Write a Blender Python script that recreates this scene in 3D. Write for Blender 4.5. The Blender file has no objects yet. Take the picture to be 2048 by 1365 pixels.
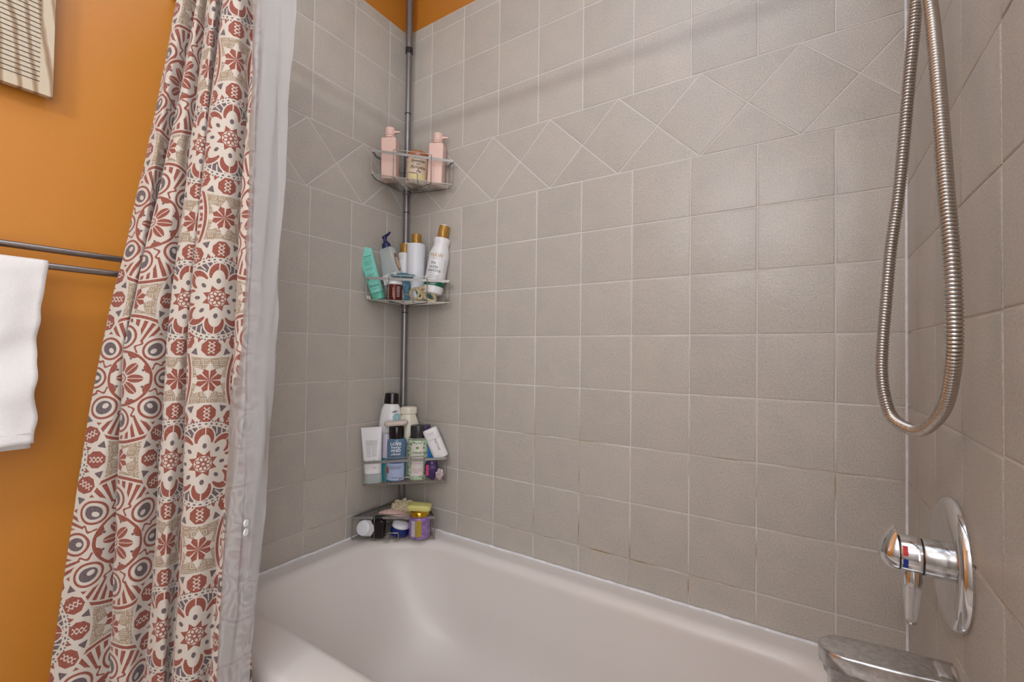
import bpy, bmesh, math, random
from math import sin, cos, pi, radians, sqrt, atan2, hypot
from mathutils import Matrix, Vector, Euler, noise
random.seed(7)
SC = bpy.context.scene
COL = SC.collection

# ------------------------------------------------------------------ camera
cam_d = bpy.data.cameras.new('camera'); cam = bpy.data.objects.new('camera', cam_d); COL.objects.link(cam)
cam_d.sensor_width = 36.0; cam_d.lens = 15.987; cam_d.shift_y = 6.47/2048.0; cam_d.clip_start = 0.02
_m = [[0.8362046, -0.0010281, 0.5484167], [0.5482624, -0.0222207, -0.8360111], [0.0130457, 0.9997526, -0.0180173]]
cam.matrix_world = Matrix([[_m[0][0], _m[0][1], _m[0][2], 1.34802], [_m[1][0], _m[1][1], _m[1][2], -1.26761],
                           [_m[2][0], _m[2][1], _m[2][2], 1.06729], [0, 0, 0, 1]])
SC.camera = cam
SC.view_settings.view_transform = 'Standard'; SC.view_settings.look = 'None'
SC.view_settings.gamma = 1.0; SC.view_settings.exposure = 0.12; SC.view_settings.use_curve_mapping = False

# ------------------------------------------------------------------ light: world, vanity bulbs, added fill areas at ceiling and right wall
W = bpy.data.worlds.new('world'); SC.world = W; W.use_nodes = True
W.node_tree.nodes['Background'].inputs[0].default_value = (0.7, 0.8, 1, 1)
W.node_tree.nodes['Background'].inputs[1].default_value = 0.05
def point(name, loc, power, col, r):
    l = bpy.data.lights.new(name, 'POINT'); l.energy = power; l.color = col; l.shadow_soft_size = r
    o = bpy.data.objects.new(name, l); o.location = loc; COL.objects.link(o); return o
def area(name, loc, rot, sx, sy, power, col):
    l = bpy.data.lights.new(name, 'AREA'); l.shape = 'RECTANGLE'; l.size = sx; l.size_y = sy; l.energy = power; l.color = col
    o = bpy.data.objects.new(name, l); o.location = loc; o.rotation_euler = rot; COL.objects.link(o); return o
for k, x in enumerate((0.93, 1.02, 1.11)):
    point('vanity_bulb', (x, -2.2, 2.03), 9.5, (0.93, 0.96, 1.0), 0.03)
area('ceiling_fill', (1.05, -0.95, 2.57), (0, 0, 0), 0.8, 0.7, 5.0, (0.74, 0.83, 1.0))  # added cool overhead fill for soft ambient, no known fixture
area('right_wall_fill', (1.52, -1.62, 1.20), (0, radians(90), 0), 1.3, 0.8, 12.5, (0.93, 0.96, 1.0))  # added unseen fill on the right wall, lifts the left wall; no window there

# ------------------------------------------------------------------ node helpers
def mat(name, col, rough=0.5, metal=0.0, **kw):
    m = bpy.data.materials.new(name); m.use_nodes = True
    b = m.node_tree.nodes['Principled BSDF']
    b.inputs['Base Color'].default_value = (*col, 1); b.inputs['Roughness'].default_value = rough; b.inputs['Metallic'].default_value = metal
    for k, v in kw.items(): b.inputs[k.replace('_', ' ')].default_value = v
    return m
def s2l(r, g, b):
    f = lambda c: (c/255/12.92) if c/255 <= .04045 else ((c/255+.055)/1.055)**2.4
    return (f(r), f(g), f(b))
class E:                                   # tiny expression builder over Math nodes
    nt = None
    def __init__(s, v): s.v = v
    @staticmethod
    def op(o, *a, clamp=False):
        n = E.nt.nodes.new('ShaderNodeMath'); n.operation = o; n.use_clamp = clamp
        for i, x in enumerate(a):
            if isinstance(x, E): E.nt.links.new(x.v, n.inputs[i])
            else: n.inputs[i].default_value = x
        return E(n.outputs[0])
    def __add__(s, o): return E.op('ADD', s, o)
    __radd__ = __add__
    def __sub__(s, o): return E.op('SUBTRACT', s, o)
    def __rsub__(s, o): return E.op('SUBTRACT', o, s)
    def __mul__(s, o): return E.op('MULTIPLY', s, o)
    __rmul__ = __mul__
    def __truediv__(s, o): return E.op('DIVIDE', s, o)
    def __lt__(s, o): return E.op('LESS_THAN', s, o)
    def __gt__(s, o): return E.op('GREATER_THAN', s, o)
    def __and__(s, o): return E.op('MULTIPLY', s, o)
    def __or__(s, o): return E.op('MAXIMUM', s, o)
    def inv(s): return E.op('SUBTRACT', 1.0, s)
def esqrt(a): return E.op('SQRT', a)
def eabs(a): return E.op('ABSOLUTE', a)
def ecos(a): return E.op('COSINE', a)
def esin(a): return E.op('SINE', a)
def efl(a): return E.op('FLOOR', a)
def emod(a, m): return a - efl(a/m)*m              # floored modulo
def ell(x, y, rx, ry):                             # squared ellipse distance
    a = x/rx; b = y/ry
    return a*a + b*b
def between(x, a, b): return (x > a) & (x < b)

def add_bump(m, scale=60.0, strength=0.2, dist=0.001, detail=3.0, col_amt=0.0, coord='Object', stretch=None):
    nt = m.node_tree; b = nt.nodes['Principled BSDF']
    tc = nt.nodes.new('ShaderNodeTexCoord'); n = nt.nodes.new('ShaderNodeTexNoise')
    n.inputs['Scale'].default_value = scale; n.inputs['Detail'].default_value = detail
    if stretch:
        mp = nt.nodes.new('ShaderNodeMapping'); mp.inputs['Scale'].default_value = stretch
        nt.links.new(tc.outputs[coord], mp.inputs[0]); nt.links.new(mp.outputs[0], n.inputs['Vector'])
    else: nt.links.new(tc.outputs[coord], n.inputs['Vector'])
    bp = nt.nodes.new('ShaderNodeBump'); bp.inputs['Strength'].default_value = strength; bp.inputs['Distance'].default_value = dist
    nt.links.new(n.outputs[0], bp.inputs['Height']); nt.links.new(bp.outputs[0], b.inputs['Normal'])
    if col_amt:
        mx = nt.nodes.new('ShaderNodeMix'); mx.data_type = 'RGBA'; mx.blend_type = 'MULTIPLY'; mx.inputs[0].default_value = 1
        c = b.inputs['Base Color'].default_value; mx.inputs[6].default_value = c
        r = nt.nodes.new('ShaderNodeMapRange'); r.inputs[1].default_value = .3; r.inputs[2].default_value = .7
        r.inputs[3].default_value = 1-col_amt; r.inputs[4].default_value = 1+col_amt*.5
        nt.links.new(n.outputs[0], r.inputs[0]); nt.links.new(r.outputs[0], mx.inputs[7]); nt.links.new(mx.outputs[2], b.inputs['Base Color'])
    return m
def see_through(m, alpha): m.node_tree.nodes['Principled BSDF'].inputs['Alpha'].default_value = alpha; return m

# ------------------------------------------------------------------ object helpers
def link(name, me, m, parent=None, smooth=True, ang=35):
    o = bpy.data.objects.new(name, me); COL.objects.link(o)
    if m is not None:
        for mm in (m if isinstance(m, (list, tuple)) else [m]): me.materials.append(mm)
    if smooth:
        me.shade_smooth(); me.set_sharp_from_angle(angle=radians(ang))
    if parent is not None: o.parent = parent
    return o
def tag(o, label=None, cat=None, group=None, kind=None):
    if label: o['label'] = label
    if cat: o['category'] = cat
    if group: o['group'] = group
    if kind: o['kind'] = kind
    return o
def empty(name, loc, rot=(0, 0, 0), label=None, cat=None, group=None):
    o = bpy.data.objects.new(name, None); COL.objects.link(o); o.empty_display_size = .02
    o.location = loc; o.rotation_euler = [radians(a) for a in rot]
    return tag(o, label, cat, group)
class MB:
    def __init__(s): s.v = []; s.f = []; s.mi = []
    def add(s, vs, fs, mi=0):
        b = len(s.v); s.v += [tuple(v) for v in vs]; s.f += [tuple(b+i for i in f) for f in fs]; s.mi += [mi]*len(fs); return s
    def xf(s, M):
        s.v = [tuple(M @ Vector(v)) for v in s.v]; return s
    def mesh(s, name):
        me = bpy.data.meshes.new(name); me.from_pydata(s.v, [], s.f); me.polygons.foreach_set('material_index', s.mi)
        bm = bmesh.new(); bm.from_mesh(me); bmesh.ops.recalc_face_normals(bm, faces=bm.faces); bm.to_mesh(me); bm.free()
        me.update(); return me
    def build(s, name, m, parent=None, smooth=True, ang=35): return link(name, s.mesh(name), m, parent, smooth, ang)
def loft(mb, rings, cap0=True, cap1=True, closed=True, mi=0):
    n = len(rings[0]); vs = [p for r in rings for p in r]; fs = []
    for i in range(len(rings)-1):
        for j in range(n if closed else n-1):
            a = i*n+j; b = i*n+(j+1) % n
            fs.append((a, b, b+n, a+n))
    if cap0: fs.append(tuple(range(n))[::-1])
    if cap1: fs.append(tuple((len(rings)-1)*n+j for j in range(n)))
    return mb.add(vs, fs, mi)
def lathe(mb, prof, seg=32, sx=1, sy=1, ox=0, oy=0, mi=0):
    rings = [[(ox+r*sx*cos(2*pi*j/seg), oy+r*sy*sin(2*pi*j/seg), z) for j in range(seg)] for r, z in prof]
    return loft(mb, rings, mi=mi)
def rrect(w, d, r0, z, n=6, ox=0, oy=0, r1=None):
    out = []
    for k, (sx_, sy_) in enumerate(((1, 1), (-1, 1), (-1, -1), (1, -1))):
        r = min(r1 if (k == 1 and r1) else r0, w/2-1e-5, d/2-1e-5); cx, cy = sx_*(w/2-r), sy_*(d/2-r)
        for i in range(n+1):
            a = k*pi/2 + i*pi/2/n; out.append((ox+cx+r*cos(a), oy+cy+r*sin(a), z))
    return out
def rbox(mb, w, d, h, r=.004, rv=.003, z0=0, ox=0, oy=0, mi=0):
    rings = []
    for i in range(5):
        a = i*pi/8; rings.append(rrect(w-2*rv*(1-sin(a)), d-2*rv*(1-sin(a)), r, z0+rv*(1-cos(a)), ox=ox, oy=oy))
    for i in range(5):
        a = pi/2-i*pi/8; rings.append(rrect(w-2*rv*(1-sin(a)), d-2*rv*(1-sin(a)), r, z0+h-rv*(1-cos(a)), ox=ox, oy=oy))
    return loft(mb, rings, mi=mi)
def box(mb, x0, x1, y0, y1, z0, z1, mi=0):
    return mb.add([(x0, y0, z0), (x1, y0, z0), (x1, y1, z0), (x0, y1, z0), (x0, y0, z1), (x1, y0, z1), (x1, y1, z1), (x0, y1, z1)],
                  [(0, 3, 2, 1), (4, 5, 6, 7), (0, 1, 5, 4), (1, 2, 6, 5), (2, 3, 7, 6), (3, 0, 4, 7)], mi)
def catmull(P, n=8, closed=False):
    P = [Vector(p) for p in P]; out = []; N = len(P)
    rng = range(N if closed else N-1)
    for i in rng:
        g = (lambda k: P[k % N]) if closed else (lambda k: P[max(0, min(N-1, k))])
        a, b, c, d = g(i-1), g(i), g(i+1), g(i+2)
        for j in range(n):
            t = j/n; out.append(.5*((2*b)+(c-a)*t+(2*a-5*b+4*c-d)*t*t+(3*b-a-3*c+d)*t**3))
    if not closed: out.append(P[-1])
    return out
def tube(mb, path, r, seg=8, closed=False, mi=0, rf=None, caps=True):
    P = [Vector(p) for p in path]; n = len(P); rings = []
    t0 = (P[1]-P[0]).normalized(); up = Vector((0, 0, 1)) if abs(t0.z) < .9 else Vector((1, 0, 0))
    nrm = (up-t0*up.dot(t0)).normalized()
    for i in range(n):
        if closed: t = (P[(i+1) % n]-P[i-1])
        else: t = P[min(i+1, n-1)]-P[max(i-1, 0)]
        t = t.normalized() if t.length > 1e-9 else t0
        nrm = (nrm-t*nrm.dot(t))
        nrm = nrm.normalized() if nrm.length > 1e-6 else t.orthogonal().normalized()
        bn = t.cross(nrm); rr = rf(i) if rf else r
        rings.append([tuple(P[i]+(nrm*cos(2*pi*k/seg)+bn*sin(2*pi*k/seg))*rr) for k in range(seg)])
    if closed: rings.append(rings[0])
    return loft(mb, rings, cap0=not closed and caps, cap1=not closed and caps, mi=mi)
def text_geo(body, size, align='CENTER', shear=0.0, bold=0.0, spacing=1.0):
    c = bpy.data.curves.new('t', 'FONT'); c.body = body; c.size = size; c.align_x = align; c.align_y = 'CENTER'
    c.shear = shear; c.offset = bold; c.space_character = spacing; c.resolution_u = 3
    o = bpy.data.objects.new('t', c); COL.objects.link(o)
    dg = bpy.context.evaluated_depsgraph_get(); me = bpy.data.meshes.new_from_object(o.evaluated_get(dg))
    vs = [tuple(v.co) for v in me.vertices]; fs = [tuple(p.vertices) for p in me.polygons]
    bpy.data.objects.remove(o); bpy.data.curves.remove(c); bpy.data.meshes.remove(me)
    return vs, fs
def cyl_map(r, off=.0005, sx=1, sy=1, oy=0):         # label plane -> front of an upright (elliptical) cylinder, -Y is the front
    def f(x, y):
        rr = r(y) if callable(r) else r
        a = x/(rr*(sx+sy)/2)
        return ((rr+off)*sx*sin(a), oy-(rr+off)*sy*cos(a), y)
    return f
def flat_map(yf, off=.0005): return lambda x, y: (x, yf-off, y)
def clusters(items, boxf, gap):
    G = []
    for it in items:
        b = boxf(it); hit = [g for g in G if any(b[0] < c[1]+gap and c[0] < b[1]+gap and b[2] < c[3]+gap and c[2] < b[3]+gap for c in g[1])]
        n = ([it], [b])
        for g in hit: n[0].extend(g[0]); n[1].extend(g[1]); G.remove(g)
        G.append(n)
    return [g[0] for g in G]
def lettering(name, lines, fmap, m, parent, rot=0):
    for ls in clusters(lines, lambda l: (l[2]-len(l[0])*l[1]*.28, l[2]+len(l[0])*l[1]*.28, l[3]-l[1]*.5, l[3]+l[1]*.5), .006): lettering1(name, ls, fmap, m, parent, rot)
def lettering1(name, lines, fmap, m, parent, rot=0):  # lines: (text, size, x, y, kwargs)
    mb = MB()
    for body, size, x, y, kw in lines:
        vs, fs = text_geo(body, size, **kw)
        if rot: vs = [(-b, a, 0) if rot > 0 else (b, -a, 0) for a, b, _ in vs]
        mb.add([fmap(x+v[0], y+v[1]) for v in vs], fs)
    return mb.build(name, m, parent, smooth=False)
def dashes(name, rows, fmap, m, parent, h=.0011, seed=1):
    for rs in clusters(rows, lambda r: (r[0], r[1], r[2], r[2]), .0075): dashes1(name, rs, fmap, m, parent, h, seed)
def dashes1(name, rows, fmap, m, parent, h=.0011, seed=1):   # unreadable small print: rows of (x0, x1, y)
    rn = random.Random(seed); mb = MB()
    for x0, x1, y in rows:
        x = x0
        while x < x1-.001:
            w = min(rn.uniform(.0015, .0055), x1-x)
            mb.add([fmap(x, y-h/2), fmap(x+w, y-h/2), fmap(x+w, y+h/2), fmap(x, y+h/2)], [(0, 1, 2, 3)])
            x += w+.0009
    return mb.build(name, m, parent, smooth=False)
def patch(name, x0, x1, y0, y1, fmap, m, parent, nx=16, ny=6, shape=None):
    mb = MB(); vs = []
    for j in range(ny+1):
        for i in range(nx+1):
            u = i/nx; v = j/ny; x = x0+(x1-x0)*u; y = y0+(y1-y0)*v
            if shape == 'oval':
                yy = (2*v-1); hw = sqrt(max(0, 1-yy*yy)); x = (x0+x1)/2+(x1-x0)/2*(2*u-1)*hw
            vs.append(fmap(x, y))
    fs = [(j*(nx+1)+i, j*(nx+1)+i+1, (j+1)*(nx+1)+i+1, (j+1)*(nx+1)+i) for j in range(ny) for i in range(nx)]
    mb.add(vs, fs); return mb.build(name, m, parent)

# ------------------------------------------------------------------ materials
def tile_mat():
    m = mat('glazed_tile', s2l(196, 187, 178), .34); nt = m.node_tree; b = nt.nodes['Principled BSDF']
    tc = nt.nodes.new('ShaderNodeTexCoord')
    n1 = nt.nodes.new('ShaderNodeTexNoise'); n1.inputs['Scale'].default_value = 330; n1.inputs['Detail'].default_value = 4
    n2 = nt.nodes.new('ShaderNodeTexNoise'); n2.inputs['Scale'].default_value = 42; n2.inputs['Detail'].default_value = 6; n2.inputs['Distortion'].default_value = .9
    n3 = nt.nodes.new('ShaderNodeTexNoise'); n3.inputs['Scale'].default_value = 14; n3.inputs['Detail'].default_value = 3
    for n in (n1, n2, n3): nt.links.new(tc.outputs['Object'], n.inputs['Vector'])
    at = nt.nodes.new('ShaderNodeAttribute'); at.attribute_name = 'tint'
    E.nt = nt
    f = E(n1.outputs[0]); g = E(n3.outputs[0]); tint = E(at.outputs['Fac'])
    v = 1.0 + (f-.5)*.95 + (g-.5)*.16 + (tint-.5)*.07
    cr = nt.nodes.new('ShaderNodeCombineColor')
    base = s2l(184, 176, 166)
    for i, (c, k) in enumerate(zip(base, (1.0, 1.0, 1.0))):
        x = v*(c)*(1+(k-1)) ; x2 = x+(g-.5)*(.03, 0, -.02)[i]
        nt.links.new(x2.v, cr.inputs[i])
    nt.links.new(cr.outputs[0], b.inputs['Base Color'])
    h = E(n2.outputs[0])*.8+E(n1.outputs[0])*.25
    bp = nt.nodes.new('ShaderNodeBump'); bp.inputs['Strength'].default_value = .5; bp.inputs['Distance'].default_value = .002
    nt.links.new(h.v, bp.inputs['Height']); nt.links.new(bp.outputs[0], b.inputs['Normal'])
    return m
def grout_mat():
    m = mat('grout', s2l(205, 198, 192), .8); nt = m.node_tree; b = nt.nodes['Principled BSDF']
    geo = nt.nodes.new('ShaderNodeNewGeometry'); n = nt.nodes.new('ShaderNodeTexNoise'); n.inputs['Scale'].default_value = 7; n.inputs['Detail'].default_value = 5
    nt.links.new(geo.outputs['Position'], n.inputs['Vector'])
    sp = nt.nodes.new('ShaderNodeSeparateXYZ'); nt.links.new(geo.outputs['Position'], sp.inputs[0]); E.nt = nt
    k = E.op('MULTIPLY', (E(n.outputs[0])-.47)*5.0, 1.0, clamp=True)*E.op('MULTIPLY', (1.35-E(sp.outputs[2]))*1.2, 1.0, clamp=True)   # yellowed grout low in the shower
    mx = nt.nodes.new('ShaderNodeMix'); mx.data_type = 'RGBA'; mx.inputs[6].default_value = (*s2l(208, 202, 197), 1); mx.inputs[7].default_value = (*s2l(150, 122, 82), 1)
    nt.links.new(k.v, mx.inputs[0]); nt.links.new(mx.outputs[2], b.inputs['Base Color'])
    return m
M = {}
M['tile'] = tile_mat(); M['grout'] = grout_mat()
M['paint'] = add_bump(mat('orange_paint', s2l(184, 118, 42), .34), 90, .10, .002)
M['ceil'] = add_bump(mat('ceiling_paint', (.8, .8, .8), .8), 80, .1)
M['floor'] = add_bump(mat('floor_tile', (.45, .42, .38), .4), 30, .1, col_amt=.2)
M['enamel'] = mat('tub_enamel', s2l(222, 214, 208), .36)
M['caulk'] = add_bump(mat('caulk', s2l(232, 230, 232), .5), 60, .4, .002, col_amt=.12)
M['chrome'] = add_bump(mat('chrome', (.72, .71, .71), .09, 1.0), 25, .02, .0005)
M['chrome_worn'] = add_bump(mat('worn_chrome', (.62, .61, .6), .2, 1.0), 120, .06, .0005, col_amt=.25)
M['chrome_worn'].node_tree.nodes['Principled BSDF'].inputs['Roughness'].default_value = .2
M['hose'] = mat('hose_steel', (.56, .52, .48), .24, 1.0)
M['hose_groove'] = mat('hose_groove', (.10, .085, .075), .5, .6)
M['pole'] = mat('brushed_pole', s2l(140, 137, 138), .36, .85)
M['wire'] = mat('basket_wire', s2l(168, 162, 154), .38, .85)
M['rail'] = mat('basket_rail', s2l(150, 147, 143), .45, .6)
M['towelbar'] = mat('towel_bar_nickel', s2l(150, 142, 138), .28, .95)
M['black'] = mat('black_rubber', (.012, .012, .013), .4)
M['blackcap'] = mat('black_cap', (.012, .008, .009), .18)
M['greycap'] = mat('charcoal_cap', (.035, .032, .035), .3)
M['pink'] = mat('pink_plastic', s2l(236, 198, 184), .38)
M['white'] = mat('white_plastic', s2l(232, 230, 230), .28)
M['cream'] = mat('cream_plastic', s2l(228, 220, 200), .25)
M['gold'] = add_bump(mat('bamboo_gold_cap', s2l(184, 136, 62), .32, .35), 8, .3, .0005, col_amt=.35, stretch=(60, 60, 4))
M['goldmetal'] = mat('gold_lid', s2l(206, 168, 60), .22, .9)
M['ink'] = mat('dark_ink', (.03, .03, .035), .5)
M['greyink'] = mat('grey_ink', s2l(110, 112, 118), .5)
M['whiteink'] = mat('white_ink', (.85, .86, .88), .5)
M['amber'] = mat('amber_lid', s2l(176, 96, 40), .2, 0, Coat_Weight=.5)
M['candle'] = mat('candle_jar', s2l(226, 205, 180), .25)
M['brownink'] = mat('brown_ink', s2l(84, 50, 34), .5)
M['goldink'] = mat('gold_ink', s2l(186, 140, 60), .4)
M['mint'] = mat('mint_tube', s2l(128, 208, 190), .32)
M['mintdark'] = mat('mint_cap', s2l(92, 176, 152), .3)
M['teal_ink'] = mat('teal_ink', s2l(20, 92, 96), .5)
M['frost'] = see_through(mat('frosted_clear', s2l(225, 234, 232), .25), .42)
M['navy'] = mat('navy_plastic', s2l(28, 32, 84), .3)
M['green'] = mat('green_band', s2l(18, 104, 70), .4)
M['maroon'] = mat('maroon_jar', s2l(92, 26, 22), .2)
M['mesh_teal'] = add_bump(mat('teal_mesh', s2l(92, 136, 152), .8), 160, .9, .003, col_amt=.5)
M['rope'] = add_bump(mat('beige_rope', s2l(206, 188, 150), .85), 300, .8, .002, col_amt=.35)
M['rope2'] = add_bump(mat('teal_rope', s2l(84, 142, 132), .85), 300, .8, .002, col_amt=.35)
M['pearl'] = mat('pearl_white', s2l(226, 228, 232), .3)
M['soap_pink'] = mat('pale_pink_soap', s2l(216, 200, 190), .35)
M['blueliq'] = mat('slate_blue_liquid', s2l(92, 122, 150), .12)
M['bluelabel'] = mat('pale_blue_label', s2l(176, 190, 222), .4)
M['royal'] = mat('royal_blue', s2l(40, 60, 160), .35)
M['leaf'] = mat('leaf_green', s2l(64, 88, 62), .5)
M['palegreen'] = mat('pale_green_label', s2l(196, 214, 184), .35)
M['palepink'] = mat('pale_label', s2l(226, 218, 212), .4)
M['limeink'] = mat('lime_ink', s2l(108, 158, 60), .5)
M['bright_blue'] = mat('bright_blue_plastic', s2l(30, 120, 196), .25)
M['purple'] = mat('purple_wrap', s2l(66, 44, 92), .25)
M['magenta'] = mat('magenta_print', s2l(190, 66, 110), .35)
M['tealliq'] = mat('teal_liquid', s2l(20, 140, 150), .15)
M['lilac'] = mat('lilac_plastic', s2l(190, 186, 200), .3)
M['soap_green'] = add_bump(mat('olive_soap', s2l(206, 200, 122), .45), 60, .3, .002)
M['lavjar'] = add_bump(mat('lavender_jar', s2l(150, 116, 178), .18), 60, .1, .001, col_amt=.45)
M['goldlabel'] = add_bump(mat('glitter_gold_label', s2l(190, 164, 66), .4, .4), 500, .6, .001, col_amt=.3)
M['spongepink'] = add_bump(mat('pink_foam', s2l(232, 192, 184), .6), 80, .4, .003, col_amt=.12)
M['pouf'] = add_bump(mat('beige_mesh', s2l(222, 206, 172), .85), 260, 1.0, .004, col_amt=.45)
M['linen'] = add_bump(mat('white_terry', s2l(214, 209, 206), .9), 800, .35, .001, col_amt=.10)
M['wrap'] = add_bump(mat('clear_wrap', s2l(200, 180, 180), .2), 30, .5, .003, col_amt=.3)
M['bluetub'] = mat('deep_blue', s2l(20, 40, 110), .3)

# ------------------------------------------------------------------ the room
T = .158; ZB = 1.12; WX = 1.5214; CEIL = 2.6; YF = -2.4; RIM = .407; TILE_TOP = 2.333
BB = ZB+3*T; BT = ZB+4.4*T
def clip(poly, n, c):                      # keep points with n.p <= c
    out = []
    for i in range(len(poly)):
        a, b = poly[i], poly[(i+1) % len(poly)]
        da = n[0]*a[0]+n[1]*a[1]-c; db = n[0]*b[0]+n[1]*b[1]-c
        if da <= 0: out.append(a)
        if da*db < 0:
            t = da/(da-db); out.append((a[0]+(b[0]-a[0])*t, a[1]+(b[1]-a[1])*t))
    return out
def inset(poly, d):
    A = sum(poly[i][0]*poly[(i+1) % len(poly)][1]-poly[(i+1) % len(poly)][0]*poly[i][1] for i in range(len(poly)))
    P = poly if A > 0 else poly[::-1]; out = list(P)
    for i in range(len(P)):
        a, b = P[i], P[(i+1) % len(P)]; L = hypot(b[0]-a[0], b[1]-a[1])
        if L < 1e-6: continue
        n = ((b[1]-a[1])/L, -(b[0]-a[0])/L)
        out = clip(out, n, n[0]*a[0]+n[1]*a[1]-d)
        if len(out) < 3: return []
    # drop near duplicates
    q = [out[0]]
    for p in out[1:]:
        if hypot(p[0]-q[-1][0], p[1]-q[-1][1]) > 1e-6: q.append(p)
    if hypot(q[0][0]-q[-1][0], q[0][1]-q[-1][1]) < 1e-6: q.pop()
    return q
def tile_polys(a0, a1, first, dc, dpitch):
    cols = [first+k*T for k in range(-2, 14)]
    zl = [ZB+j*T for j in range(-6, 4)]; zu = [BT+j*T for j in range(0, 5)]
    P = []
    for zs in (zl, zu):
        for i in range(len(cols)-1):
            for j in range(len(zs)-1):
                P.append([(cols[i], zs[j]), (cols[i+1], zs[j]), (cols[i+1], zs[j+1]), (cols[i], zs[j+1])])
    h = dpitch/2; zm = (BB+BT)/2
    for k in range(-2, 9):
        c = dc+k*dpitch
        P.append([(c, BB), (c+h, zm), (c, BT), (c-h, zm)])
        P.append([(c, BT), (c+h, zm), (c+2*h, BT)][::-1]); P.append([(c, BB), (c+2*h, BB), (c+h, zm)])
    out = []
    for p in P:
        for n, c in (((1, 0), a1), ((-1, 0), -a0), ((0, 1), TILE_TOP), ((0, -1), -RIM-.001)):
            p = clip(p, n, c)
            if len(p) < 3: break
        if len(p) >= 3: out.append(p)
    return out
def tiling(name, polys, place, parent):
    mb = MB(); tint = []; rn = random.Random(hash(len(polys)) % 97)
    for p in polys:
        lev = [(.0016, -.0022), (.0017, -.0008), (.0026, -.0002), (.0045, 0.0)]
        rings = [inset(p, d) for d, _ in lev]
        if any(len(r) < 3 for r in rings) or len(set(len(r) for r in rings)) != 1:
            rings = [r for r in rings if len(r) == len(rings[0])]
            if len(rings) < 2: continue
        hs = [h for _, h in lev][:len(rings)]
        # align ring starts
        R = []
        for r, hh in zip(rings, hs):
            if R:
                s = min(range(len(r)), key=lambda s: hypot(r[s][0]-R[-1][0][0], r[s][1]-R[-1][0][1])); r = r[s:]+r[:s]
            R.append(r)
        before = len(mb.f)
        tl = rn.uniform(-.0003, .0003)
        loft(mb, [[place(a, b, h+(tl if k else 0)) for a, b in r] for k, (r, h) in enumerate(zip(R, hs))], cap0=False, cap1=True)
        t = rn.random(); tint += [t]*(len(mb.f)-before)
    me = mb.mesh(name); at = me.attributes.new('tint', 'FLOAT', 'FACE'); at.data.foreach_set('value', tint)
    o = link(name, me, M['tile'], parent, True, 50); return o
def structure(o): o['kind'] = 'structure'; return o
mb = MB(); box(mb, -.12, -.008, YF, .12, 0, CEIL); wl = structure(mb.build('wall_left', M['paint'], smooth=False))
mb = MB(); box(mb, -.008, WX+.008, .008, .12, 0, CEIL); wb = structure(mb.build('wall_back', M['paint'], smooth=False))
mb = MB(); box(mb, WX+.008, WX+.12, YF, .12, 0, CEIL); wr = structure(mb.build('wall_right', M['ceil'], smooth=False))
mb = MB(); box(mb, -.12, WX+.12, YF-.1, YF, 0, CEIL); structure(mb.build('wall_front', mat('grey_paint', (.42, .40, .38), .7), smooth=False))
mb = MB(); box(mb, -.12, WX+.12, YF-.1, .12, CEIL, CEIL+.1); structure(mb.build('ceiling', M['ceil'], smooth=False))
mb = MB(); box(mb, -.12, WX+.12, YF-.1, .12, -.1, 0); structure(mb.build('floor', M['floor'], smooth=False))
TY = -.775
g = -.0012
mb = MB(); box(mb, 0+.0, WX, -g, .008, RIM, TILE_TOP); mb.build('grout', M['grout'], wb, smooth=False)
mb = MB(); box(mb, -.008, g, TY, .008, RIM, TILE_TOP); mb.build('grout', M['grout'], wl, smooth=False)
mb = MB(); box(mb, WX-g, WX+.008, TY, .008, RIM, TILE_TOP); mb.build('grout', M['grout'], wr, smooth=False)
tiling('tiling', tile_polys(0.0, WX, .8366*T, .2003, .2257), lambda a, z, h: (a, -h, z), wb)
tiling('tiling', tile_polys(0.0, -TY, .5863*T, .2043, .2196), lambda a, z, h: (h, -a, z), wl)
tiling('tiling', tile_polys(0.0, -TY, .5927*T, .2043, .2196), lambda a, z, h: (WX-h, -a, z), wr)

mb = MB(); tube(mb, [(WX-.002, -.002, RIM+.004), (WX-.002, -.002, TILE_TOP)], .0028, 8); mb.build('corner_caulk', M['caulk'], wb)
mb = MB(); tube(mb, [(.002, -.002, RIM+.004), (.002, -.002, TILE_TOP)], .0024, 8); mb.build('corner_caulk', M['caulk'], wb)
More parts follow.
